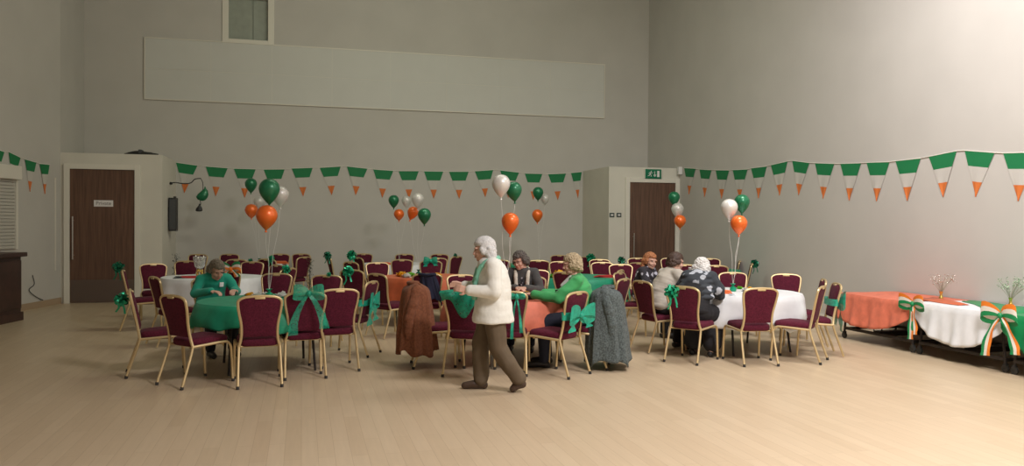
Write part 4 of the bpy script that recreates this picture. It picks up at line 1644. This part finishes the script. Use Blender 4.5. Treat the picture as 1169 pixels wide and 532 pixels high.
def draped_coat(key, m, mc, label, w_top, w_bot, z_bot, back, seed, name='coat', sleeves=True, lean=0.0, thick=.06, zt=.955, fwd=0.0):
    """coat hung over the chair back: shell round the back, falling outside (local -Y)"""
    c = CH[key]
    root = thing(name, label, 'coat', c.location, c.rotation_euler.z)
    rnd = random.Random(seed)
    ph = [rnd.uniform(0, 6) for _ in range(5)]
    bm = bmesh.new()
    N = 72; K = 26
    rings = []
    for j in range(K + 1):
        t = j / K
        z = zt + (z_bot - zt) * t
        sh = min(1, (t + .012) / .10) ** .5
        hw_ = (w_top + (w_bot - w_top) * t ** .8) * (.45 + .55 * sh)
        # depth: shell hugging the back then swinging clear
        yc = -.30 + .03 * t - back * .5 * t + fwd * t
        hd = (.045 + thick * sh + back * .5 * t ** .7) * sh
        ring = []
        for k in range(N):
            a = 2 * PI * k / N
            cx, sy = math.cos(a), math.sin(a)
            x = math.copysign(abs(cx) ** .7, cx) * hw_
            y = math.copysign(abs(sy) ** .8, sy) * hd
            fo = (.55 * math.sin(9 * a + ph[0] + t * 1.0) + .35 * math.sin(15 * a + ph[1] - t) + .3 * math.sin(5 * a + ph[2])) * .028 * t ** .6
            fo += .012 * noise.noise(Vector((x * 6, y * 6, z * 5 + seed)))
            nrm = Vector((cx / max(hw_, .05), sy / max(hd, .05), 0)).normalized()
            zz = z + (.03 * math.sin(3 * a + ph[3]) + .02 * math.sin(7 * a)) * (t ** 4)
            ring.append(bm.verts.new((x + nrm.x * fo + lean * t, yc + y + nrm.y * fo, zz)))
        rings.append(ring)
    for A, B in zip(rings, rings[1:]):
        for k in range(N):
            bm.faces.new((A[k], A[(k + 1) % N], B[(k + 1) % N], B[k]))
    bm.faces.new(rings[0])
    o = fin('body', bm, m, root); solid(o, .008)
    # collar roll
    bm = bmesh.new()
    pts = smooth_path([(-.13, -.27, zt - .01), (-.08, -.36, zt + .0), (0, -.385, zt - .005), (.08, -.36, zt + .0), (.13, -.27, zt - .01)], 5)
    limb(bm, pts, [.022] * len(pts))
    bake(bm, 'collar', mc, .008, 3, root)
    if sleeves:
        for sx in (-1, 1):
            bm = bmesh.new()
            x0 = sx * w_top * .93
            pts = [(x0 * .9, -.30, zt - .06), (x0 * 1.12 + lean * .2, -.34, zt - .22), (x0 * 1.2 + lean * .4, -.33 - back * .3, zt - .40), (x0 * 1.15 + lean * .6, -.31 - back * .4, zt - .58)]
            limb(bm, pts, [.062, .062, .055, .052])
            bake(bm, 'sleeve', m, .012, 4, root, lambda co: .010 * noise.noise(Vector((co.x * 9, co.y * 9, co.z * 22))))
    return root


M['brown_wool'] = mat('brown_wool_coat', (.19, .066, .030), .95, var=.25, scale=45, bump=.5, sheen=.04)
M['grey_wool'] = mat('grey_green_tweed', (.085, .105, .105), .95, var=.55, scale=60, bump=.6, sheen=.03)
M['navy'] = mat('navy_knit', (.022, .024, .055), .9)
draped_coat('y1', M['brown_wool'], M['brown_wool'], 'brown wool coat hanging over a chair left of the coral table', .215, .28, .17, .18, 3, thick=.09, fwd=.07)
draped_coat('y5', M['grey_wool'], M['grey_wool'], 'grey tweed coat hanging over the chair behind the green jacket', .225, .33, .09, .20, 8, thick=.11, zt=.925, fwd=.04)
draped_coat('x14', M['navy'], M['navy'], 'navy garment over a chair back behind the brown coat', .11, .13, .52, .03, 9, 'jacket', False, .08, zt=.905, thick=.02)
# ------------------------------------------------------------------ people
def rotmat(yaw=0, pitch=0, roll=0):
    """yaw + turns head to its left, pitch + nods down, roll + tilts to its right"""
    return Matrix.Rotation(yaw, 3, 'Z') @ Matrix.Rotation(-pitch, 3, 'X') @ Matrix.Rotation(roll, 3, 'Y')


def head_shape(bm, H, s=1.0):
    def B(c, r, sub=3):
        Mx = H @ Matrix.Translation(Vector(c) * s) @ Matrix.Diagonal((r[0] * s, r[1] * s, r[2] * s, 1))
        bmesh.ops.create_icosphere(bm, subdivisions=sub, radius=1, matrix=Mx)
    B((0, -.014, .022), (.074, .092, .086))
    B((0, .016, -.035), (.060, .070, .078))
    B((0, .052, -.093), (.028, .028, .024))
    for sx in (-1, 1):
        B((sx * .034, .058, -.038), (.026, .026, .026))
        B((sx * .030, .030, -.080), (.026, .036, .026))
        B((sx * .077, -.010, -.018), (.009, .018, .030), 2)
        B((sx * .030, .076, .020), (.026, .014, .010), 2)
    pts = [H @ (Vector(p) * s) for p in ((0, .082, .008), (0, .095, -.018), (0, .099, -.034))]
    limb(bm, pts, [.007 * s, .009 * s, .0115 * s], 10)
    B((.012, .092, -.038), (.009, .010, .008), 2); B((-.012, .092, -.038), (.009, .010, .008), 2)
    B((0, .080, -.064), (.026, .014, .012), 2)


def hand(bm, W, d, n, side, curl=.5, s=1.0, spread=.0):
    """W wrist, d pointing direction, n the way the palm faces, side +1 thumb on l side"""
    d = d.normalized(); n = (n - d * n.dot(d)).normalized()
    l = d.cross(n).normalized()
    offs = [-.027, -.009, .009, .027]
    lens = [.078, .088, .082, .064]
    if side > 0:
        offs = [-o for o in offs]
    for o, L in zip(offs, lens):
        k = W + d * .085 * s + l * o * s
        limb(bm, [W + l * o * .45 * s, k], [.015 * s, .0118 * s], 10)
        dd = d + l * (o * spread * 6); dd.normalize()
        p = k; pts = [p]
        for q, f in enumerate((.45, .30, .25)):
            ang = curl * (.75 + .35 * q)
            dd = (dd * math.cos(ang) + n * math.sin(ang)).normalized() if q or curl > .2 else dd
            p = p + dd * L * f * s
            pts.append(p)
            nn_ = (n - dd * n.dot(dd))
            n_loc = nn_.normalized() if nn_.length > 1e-3 else n
            n = n_loc if False else n
        limb(bm, pts, [.0098 * s, .009 * s, .0082 * s, .007 * s], 8)
    tb = W + d * .025 * s + l * (.030 * side * s)
    limb(bm, [W + d * .01 * s, tb, tb + (d * .8 + l * side * .7).normalized() * .035 * s, tb + (d * .8 + l * side * .7).normalized() * .035 * s + (d + n * .4 + l * side * .1).normalized() * .028 * s],
         [.016 * s, .0135 * s, .0105 * s, .0085 * s], 10)


def interp(A, t):
    n = len(A) - 1
    i = min(int(t * n), n - 1); f = t * n - i
    a, b_ = A[i], A[i + 1]
    return a + (b_ - a) * f if not isinstance(a, tuple) else tuple(x + (y - x) * f for x, y in zip(a, b_))


def torso(bm, spine, dims, side, add=0.0, n=14, t0=0.0, t1=1.0):
    side = side.normalized()
    for i in range(n + 1):
        t = t0 + (t1 - t0) * i / n
        c = interp(spine, t); w_, dd = interp(dims, t)
        up = (interp(spine, min(1, t + .05)) - interp(spine, max(0, t - .05))).normalized()
        f = up.cross(side).normalized() * -1
        s_ = f.cross(up).normalized()
        R = Matrix((s_, f, up)).transposed()
        blob(bm, c, (w_ + add, dd + add, .085), R)


def person(label, loc, rz, J, look, hair, tops, lower, shoes, fem=1.0, hands=None, extra=None, scale=1.0, sleeve_r=(.062, .055, .042), dims=None, hips_w=0, voxel=.0055, seated=True, skirt=None, hemline=0.0):
    root = thing('person', label, 'person', loc, rz)
    J = {k: Vector(v) for k, v in J.items()}
    side = (J['shR'] - J['shL'])
    spine = [J['pelvis'], J['waist'], J['chest'], J['neck']]
    dims = dims or [(.175, .135), (.150, .120), (.165, .120), (.085, .07)]
    bm = bmesh.new()
    H = Matrix.Translation(J['head']) @ look.to_4x4()
    head_shape(bm, H, 1.0)
    nb = J['neck']; hb = J['head'] + look @ Vector((0, -.025, -.06))
    limb(bm, [nb - Vector((0, 0, .04)), nb + Vector((0, 0, .02)), hb], [.06, .052, .05])
    torso(bm, spine, dims, side, -.012)
    for s_ in 'LR':
        limb(bm, [J['sh' + s_], J['el' + s_], J['wr' + s_]], [.046, .036, .024])
        limb(bm, [J['hp' + s_], J['kn' + s_], J['an' + s_]], [.082, .055, .036])
        a = J['an' + s_]; toe = J['toe' + s_]
        limb(bm, [a, a + Vector((0, 0, -.035)) - (toe - a) * .12, toe], [.034, .034, .026])
    for s_ in 'LR':
        hd = hands[s_]
        hand(bm, J['wr' + s_], Vector(hd[0]), Vector(hd[1]), hd[2], hd[3], .98)
    bake(bm, 'body', M['skin'], voxel, 2, root)
    # face details
    for sx in (-1, 1):
        bm = bmesh.new()
        bmesh.ops.create_icosphere(bm, subdivisions=2, radius=.0085, matrix=H @ Matrix.Translation((sx * .030, .0815, .004)) @ Matrix.Diagonal((1.35, .7, .7, 1)))
        fin('eye', bm, M['eye'], root)
    bm = bmesh.new()
    bmesh.ops.create_icosphere(bm, subdivisions=2, radius=1, matrix=H @ Matrix.Translation((0, .091, -.060)) @ Matrix.Diagonal((.021, .006, .0045, 1)))
    bmesh.ops.create_icosphere(bm, subdivisions=2, radius=1, matrix=H @ Matrix.Translation((0, .090, -.068)) @ Matrix.Diagonal((.018, .006, .005, 1)))
    fin('lips', bm, M['lips'], root)
    # hair
    hm, lump, amp, side_len, back_len, front, seed = hair
    rnd = random.Random(seed)
    bm = bmesh.new()
    for i in range(420):
        zz = 1 - 2 * (i + .5) / 420
        a = i * 2.399963
        rr = math.sqrt(1 - zz * zz)
        dr = Vector((rr * math.cos(a), rr * math.sin(a), zz))
        if dr.y > front and dr.z < .42: continue
        if dr.z < -.55 and dr.y > -.1: continue
        if dr.z < -.75: continue
        if dr.z < -.15 and dr.y > .05: continue
        c = Vector((dr.x * .076, -.016 + dr.y * .093, .024 + dr.z * .090))
        L = lump * rnd.uniform(.8, 1.2)
        blob(bm, H @ c - (H.to_3x3() @ dr) * (L - .019) * .8, (L, L, L), None, 2)
    for i in range(90):
        sx = rnd.choice((-1, 1)); 
        zz = rnd.uniform(-side_len, .01)
        c = Vector((sx * (.080 + rnd.uniform(-.004, .006)), rnd.uniform(-.075, .022 if zz > -.03 else -.022), zz))
        blob(bm, H @ c, (lump * .95,) * 3, None, 2)
        c = Vector((rnd.uniform(-.07, .07), -.085 + rnd.uniform(-.01, .01), rnd.uniform(-back_len, .0)))
        blob(bm, H @ c, (lump * 1.05,) * 3, None, 2)
    sc = 55 if amp > .006 else 25
    bake(bm, 'hair', hm, .006, 2, root, lambda co: amp * noise.noise(co * sc) + amp * .5 * noise.noise(co * sc * 2.3))
    # top garments
    for (nm, m, add, t0, slv, fold, openf) in tops:
        bm = bmesh.new()
        torso(bm, spine, dims, side, add, 14, t0, .93)
        if slv:
            r0, r1, r2 = [x + add * .3 for x in sleeve_r]
            for s_ in 'LR':
                sh, el, wr = J['sh' + s_], J['el' + s_], J['wr' + s_]
                ins = J['chest'] * .4 + J['neck'] * .6
                w2 = el + (wr - el) * slv
                limb(bm, [ins * .5 + sh * .5 + Vector((0, 0, .005)), sh, sh + (el - sh) * .5, el, el + (w2 - el) * .5, w2], [r0 * 1.05, r0, (r0 + r1) / 2 * 1.0, r1, (r1 + r2) / 2, r2])
        if openf:
            openf(bm, J)
        bake(bm, nm, m, .0095, 4, root, lambda co: fold * (1.3 * noise.noise(Vector((co.x * 8, co.y * 8, co.z * 14))) + .15 * noise.noise(co * 30)))
    # trousers or skirt
    nm, m, rad, fold = lower
    bm = bmesh.new()
    torso(bm, spine, dims, side, .004, 6, 0, .12)
    if skirt:
        skirt(bm, J)
    else:
        for s_ in 'LR':
            hp, kn, an = J['hp' + s_], J['kn' + s_], J['an' + s_]
            limb(bm, [hp, hp.lerp(kn, .5), kn, kn.lerp(an, .5), an.lerp(kn, .05)], [rad[0], (rad[0] + rad[1]) / 2, rad[1], (rad[1] + rad[2]) / 2, rad[2]])
    bake(bm, nm, m, .0105, 4, root, lambda co: fold * noise.noise(Vector((co.x * 12, co.y * 12, co.z * 9))))
    # shoes
    for s_ in 'LR':
        a = J['an' + s_]; toe = J['toe' + s_]
        bm = bmesh.new()
        dn = Vector((toe.x - a.x, toe.y - a.y, toe.z - a.z))
        heel = a + Vector((0, 0, -.045)) - Vector((dn.x, dn.y, 0)).normalized() * .03 if not hd is None else a
        low = Vector((0, 0, -.012))
        limb(bm, [heel, a.lerp(toe, .45) + Vector((0, 0, -.015)), toe], [.040, .042, .036])
        o = bake(bm, 'shoe', shoes, .007, 3, root)
    if extra:
        extra(root, J, H)
    return root


M['h_grey'] = mat('white_grey_hair', (.56, .56, .55), .7, var=.15, scale=60, bump=.6)
M['h_white'] = mat('white_curly_hair', (.66, .65, .63), .75, var=.15, scale=60, bump=.6)
M['h_dim'] = mat('dull_grey_brown_hair', (.20, .17, .13), .8, var=.25, scale=60, bump=.6)
M['h_dark'] = mat('dark_grey_brown_hair', (.10, .085, .075), .75, var=.35, scale=60, bump=.6)
M['h_blond'] = mat('ash_blonde_hair', (.40, .32, .20), .75, var=.3, scale=60, bump=.6)
M['h_ginger'] = mat('ginger_hair', (.36, .14, .055), .7, var=.3, scale=60, bump=.6)
M['h_brown'] = mat('dark_brown_hair', (.055, .028, .018), .6, var=.3, scale=60, bump=.4)
M['cream'] = mat('white_cardigan_knit', (.74, .74, .68), .85, var=.03, scale=30, bump=.25, sheen=.2)
M['aqua'] = mat('pale_green_scarf', (.20, .50, .36), .8)
M['olive'] = mat('brown_olive_trousers', (.115, .082, .048), .85, var=.08, scale=12)
M['shoe_br'] = mat('dark_brown_leather', (.055, .03, .018), .45)
M['shoe_bk'] = mat('black_leather', (.015, .014, .014), .45)
M['teal'] = mat('teal_green_cardigan', (.008, .30, .20), .85, sheen=.15)
M['chargrey'] = mat('charcoal_cardigan', (.055, .055, .055), .9, sheen=.15)
M['scarf'] = mat('cream_scarf', (.62, .58, .50), .8, var=.1, scale=30)
M['blackblouse'] = floral_mat('black_speckled_blouse', (.02, .02, .025), (.35, .35, .38), 28)
M['emerald'] = mat('bright_green_jacket', (.05, .36, .11), .8, var=.06, scale=10, sheen=.15)
M['whiteshirt'] = mat('white_blouse', (.7, .7, .68), .8)
M['darknavy'] = mat('dark_navy_trousers', (.012, .015, .03), .85)
M['beige'] = mat('beige_jacket', (.46, .42, .36), .75, var=.04, scale=14)
M['shawl'] = floral_mat('dark_shawl_with_grey_flowers', (.035, .042, .052), (.42, .45, .50), 8.5)
M['blouse2'] = floral_mat('black_and_lilac_patterned_blouse', (.025, .022, .03), (.50, .50, .58), 11)
M['blackdress'] = mat('black_skirt_cloth', (.012, .012, .015), .85)
M['china'] = mat('white_china', (.8, .8, .78), .25)
M['badge'] = mat('white_badge', (.85, .85, .82), .4)


def seat_pose(lean=.0, hx=.0, hy=.0, hz=0, wrL=(-.13, .42, .80), wrR=(.13, .42, .80), elL=(-.25, .16, .76), elR=(.25, .16, .76), twist=0, shz=.985, headz=1.155, headx=0, foot=.40):
    return dict(pelvis=(0, -.03, .585), waist=(0, -.045 + lean * .35, .75), chest=(hx * .5, -.03 + lean * .75, .90), neck=(hx, -.005 + lean, 1.02 + hz),
                head=(hx + headx, .035 + lean * 1.15 + hy, headz + hz),
                shL=(-.165 + hx * .9, -.01 + lean * .92, shz + hz), shR=(.165 + hx * .9, -.01 + lean * .92, shz + hz),
                elL=elL, elR=elR, wrL=wrL, wrR=wrR,
                hpL=(-.10, .0, .565), hpR=(.10, .0, .565), knL=(-.13, .40, .53), knR=(.13, .40, .53),
                anL=(-.13, foot, .085), anR=(.13, foot - .03, .085), toeL=(-.14, foot + .16, .035), toeR=(.14, foot + .13, .035))


HT = {'L': ((.45, .9, -.05), (0, 0, -1), 1, .35), 'R': ((-.45, .9, -.05), (0, 0, -1), -1, .35)}

# --- walking person, facing left in the picture
pw_ = P(562, 7.88)
rzw = heading(-90) + .10
Jw = dict(pelvis=(0, -.01, .835), waist=(0, -.02, .98), chest=(0, .0, 1.14), neck=(0, .045, 1.28),
          head=(0, .085, 1.385),
          shL=(-.165, .0, 1.235), shR=(.165, .03, 1.235),
          elL=(-.225, -.01, .985), elR=(.225, .06, .985), wrL=(-.17, .235, 1.00), wrR=(.13, .27, 1.02),
          hpL=(-.09, -.01, .80), hpR=(.09, .0, .80), knL=(-.095, -.055, .43), knR=(.09, .10, .44),
          anL=(-.10, -.265, .125), anR=(.09, .095, .085), toeL=(-.10, -.205, .035), toeR=(.095, .255, .035))
# the knee of the trailing leg


def card_open(bm, J):
    # hem falling straight over the hips
    for k in range(14):
        q = k / 13
        z = .70 + .30 * q
        R_ = Matrix.Identity(3)
        limbw = .228 - .045 * q
        bmesh.ops.create_cone(bm, cap_ends=True, segments=28, radius1=1, radius2=1, depth=.05,
                              matrix=Matrix.Translation((0, -.012, z)) @ Matrix.Diagonal((limbw,   .205 - .045 * q, 1, 1)))


def walk_extra(root, J, H):
    bm = bmesh.new()
    pts = smooth_path([(-.085, -.02, 1.285), (-.115, .05, 1.27), (-.095, .125, 1.20), (-.06, .165, 1.06), (-.055, .17, .92)], 5)
    limb(bm, pts, [.028] * len(pts))
    pts = smooth_path([(.085, -.02, 1.285), (.115, .05, 1.27), (.095, .125, 1.20), (.06, .165, 1.06)], 5)
    limb(bm, pts, [.028] * len(pts))
    pts = smooth_path([(-.085, -.02, 1.285), (0, -.055, 1.30), (.085, -.02, 1.285)], 5)
    limb(bm, pts, [.028] * len(pts))
    bake(bm, 'scarf', M['aqua'], .009, 3, root, lambda co: .008 * noise.noise(co * 30))


walker = person('person walking left in a long white cardigan, brown trousers and short white hair', pw_, rzw, Jw, rotmat(0, .12, 0),
       (M['h_grey'], .030, .0022, .070, .085, .33, 3),
       [('cardigan', M['cream'], .028, 0.0, .93, .006, card_open)],
       ('trousers', M['olive'], (.110, .090, .076), .010), M['shoe_br'],
       hands={'L': ((.12, .95, .18), (.9, 0, -.25), 1, .45), 'R': ((-.12, .95, .18), (-.9, 0, -.25), -1, .45)},
       dims=[(.175, .150), (.165, .145), (.165, .135), (.09, .075)], sleeve_r=(.070, .062, .045), extra=walk_extra)

# --- seated persons
def on(key, dx=0, dy=0):
    c = CH[key]
    o = Matrix.Rotation(c.rotation_euler.z, 3, 'Z') @ Vector((dx, dy, 0))
    return c.location + o, c.rotation_euler.z


BADGE_Y = .186


def badge_extra(root, J, H):
    bm = bmesh.new(); box(bm, -.028, .028, 0, .006, -.03, .026, .004)
    bmesh.ops.rotate(bm, verts=bm.verts, cent=(0, 0, 0), matrix=Matrix.Rotation(.25, 3, 'Z') @ Matrix.Rotation(-.15, 3, 'X'))
    bmesh.ops.translate(bm, verts=bm.verts, vec=(-.06, BADGE_Y, .86))
    fin('badge', bm, M['badge'], root)


l_, r_ = on('teal', .06, .03)
J = seat_pose(lean=.12, hz=-.06, headz=1.10, hy=.02)
person('person seated at the green front table in a teal top, head bowed', l_, r_, J, rotmat(.1, .45, 0),
       (M['h_dim'], .021, .009, .035, .06, .30, 4),
       [('cardigan', M['teal'], .022, 0.0, .93, .008, None)],
       ('skirt', M['blackdress'], (.105, .08, .06), .006), M['shoe_bk'], hands=HT, extra=badge_extra, sleeve_r=(.055, .050, .038), dims=[(.165, .125), (.14, .11), (.15, .11), (.08, .065)])


def scarf_extra(root, J, H):
    bm = bmesh.new()
    for sx in (-1, 1):
        pts = smooth_path([(sx * .055, -.03, 1.045), (sx * .085, .05, 1.03), (sx * .08, .145, .96), (sx * .075, .165, .85), (sx * .075, .16, .74)], 5)
        limb(bm, pts, [.026] * len(pts))
    pts = smooth_path([(-.055, -.03, 1.045), (0, -.06, 1.055), (.055, -.03, 1.045)], 5)
    limb(bm, pts, [.026] * len(pts))
    bake(bm, 'scarf', M['scarf'], .008, 3, root, lambda co: .004 * noise.noise(co * 40))
    bm = bmesh.new()
    for sx in (-1, 1):
        ring = [H @ Vector((sx * .030 + .021 * math.cos(a), .094, .004 + .016 * math.sin(a))) for a in [2 * PI * i / 16 for i in range(16)]]
        tube(bm, ring, .0016, 5, closed=True)
    tube(bm, [H @ Vector((-.01, .096, .006)), H @ Vector((.01, .096, .006))], .0016, 5)
    for sx in (-1, 1):
        tube(bm, [H @ Vector((sx * .051, .094, .006)), H @ Vector((sx * .08, .0, .0))], .0016, 5)
    fin('glasses', bm, M['black'], root)


def blouse_panel(bm, J):
    blob(bm, (0, .115, .88), (.05, .035, .13))


l_, r_ = on('y6', .10, .05)
J = seat_pose(lean=.06, wrL=(-.06, .41, .815), wrR=(.06, .41, .815), headx=.03, headz=1.15)
person('person in a charcoal cardigan and long cream scarf, hands clasped on the coral table', l_, r_, J, rotmat(-.55, .28, .1),
       (M['h_dark'], .026, .011, .05, .075, .34, 5),
       [('blouse', M['blackblouse'], .012, 0.2, 0, .003, blouse_panel), ('cardigan', M['chargrey'], .020, 0.0, .93, .008, None)],
       ('trousers', M['darknavy'], (.10, .075, .055), .006), M['shoe_bk'],
       hands={'L': ((.75, .6, .0), (.3, 0, -1), 1, .5), 'R': ((-.75, .6, .0), (-.3, 0, -1), -1, .5)}, extra=scarf_extra)


def green_extra(root, J, H):
    bm = bmesh.new()
    for s_ in 'LR':
        w2, w1 = J['wr' + s_], J['el' + s_]
        d = (w2 - w1).normalized()
        limb(bm, [w2 - d * .045, w2 - d * .015], [.036, .036])
    bake(bm, 'cuffs', M['whiteshirt'], .007, 2, root)
    bm = bmesh.new()
    limb(bm, [(-.05, .10, 1.03), (-.02, .20, .93)], [.022, .02]); limb(bm, [(.05, .10, 1.03), (.02, .20, .93)], [.022, .02])
    bake(bm, 'collar', M['whiteshirt'], .007, 2, root)


l_, r_ = on('y5', 0, .0)
J = seat_pose(lean=.05, wrL=(-.06, .54, .835), wrR=(.14, .42, .83), elL=(-.22, .25, .80), elR=(.25, .20, .80), headz=1.175)
person('person in a bright green jacket with blonde curls, seated facing left at the coral table', l_, r_ + .12, J, rotmat(.12, .14, 0),
       (M['h_blond'], .027, .012, .05, .07, .32, 6),
       [('jacket', M['emerald'], .026, 0.0, .90, .010, None)],
       ('trousers', M['darknavy'], (.105, .08, .06), .006), M['shoe_bk'], hands=HT, extra=green_extra, sleeve_r=(.066, .058, .046))

l_, r_ = on('w2', 0, .10)
J = seat_pose(lean=.06, headz=1.13, hz=-.03, headx=.02)
person('person with ginger wavy hair and a dark patterned blouse, facing the camera', l_, r_, J, rotmat(-.45, .10, -.08),
       (M['h_ginger'], .024, .008, .10, .10, .30, 7),
       [('blouse', M['blouse2'], .018, 0.0, .80, .006, None)],
       ('trousers', M['blackdress'], (.10, .075, .055), .006), M['shoe_bk'], hands=HT)


def cup_extra(root, J, H):
    w = J['wrR']; 
l_, r_ = on('w1', .0, .0)
J = seat_pose(lean=.17, wrL=(-.05, .40, .98), wrR=(.10, .42, .98), elL=(-.22, .26, .82), elR=(.24, .22, .80), headz=1.15, foot=.34)
beige = person('person in a beige jacket with dark brown hair, back to us, raising a cup', l_, r_ - .05, J, rotmat(-.25, .22, 0),
       (M['h_brown'], .022, .005, .05, .06, .36, 8),
       [('jacket', M['beige'], .030, 0.0, .90, .010, None)],
       ('trousers', M['blackdress'], (.105, .08, .06), .006), M['shoe_bk'],
       hands={'L': ((.25, .8, .45), (.9, .2, 0), 1, .6), 'R': ((-.25, .8, .45), (-.9, .2, 0), -1, .6)}, sleeve_r=(.070, .060, .048))
pc_ = l_ + Matrix.Rotation(r_ - .05, 3, 'Z') @ Vector((.02, .475, 1.0))
t = thing('teacup', 'white cup held up between the beige jacket and the floral shawl', 'cup', pc_)
bm = bmesh.new(); lathe(bm, [(0, 0), (.026, 0), (.03, .008), (.05, .045), (.055, .07), (.052, .07), (.046, .044), (.026, .01), (0, .008)], 24); fin('bowl', bm, M['china'], t)
bm = bmesh.new(); tube(bm, smooth_path([(.05, 0, .06), (.078, 0, .055), (.075, 0, .028), (.042, 0, .02)]), .005, 8); fin('handle', bm, M['china'], t)


def shawl_open(bm, J):
    # loose shawl over shoulders and upper arms
    for t_ in (0, .25, .5, .75, 1):
        z = 1.00 - .24 * t_
        y = .13 - .10 * t_
        blob(bm, (0, y, z), (.20 + .055 * t_, .13 + .02 * t_, .06))
    for sx in (-1, 1):
        limb(bm, [(sx * .15, .17, .99), (sx * .23, .20, .84), (sx * .24, .24, .78)], [.085, .09, .07])


def coat_skirt(bm, J):
    for s_ in 'LR':
        hp, kn, an = J['hp' + s_], J['kn' + s_], J['an' + s_]
        limb(bm, [hp, kn, kn.lerp(an, .5), kn.lerp(an, .8)], [.125, .11, .115, .12])
    limb(bm, [(0, .0, .56), (0, .38, .50), (0, .36, .30)], [.12, .11, .12])
    limb(bm, [(0, -.02, .62), (0, .30, .55)], [.14, .13])


l_, r_ = on('w3', -.03, .09)
J = seat_pose(lean=.20, wrL=(-.12, .44, .82), wrR=(.12, .44, .82), elL=(-.24, .24, .77), elR=(.24, .24, .77), shz=.95, headz=1.10, hz=-.0, foot=.30)
person('person with white curls in a dark shawl with pale flowers, seen from behind', l_, r_, J, rotmat(.0, .30, 0),
       (M['h_white'], .028, .012, .05, .075, .30, 9),
       [('coat', M['blackdress'], .022, 0.0, .93, .006, None), ('shawl', M['shawl'], .034, .62, 0, .008, shawl_open)],
       ('skirt', M['blackdress'], (.12, .1, .1), .008), M['shoe_bk'], hands=HT, skirt=coat_skirt, dims=[(.20, .155), (.18, .14), (.175, .13), (.09, .08)])
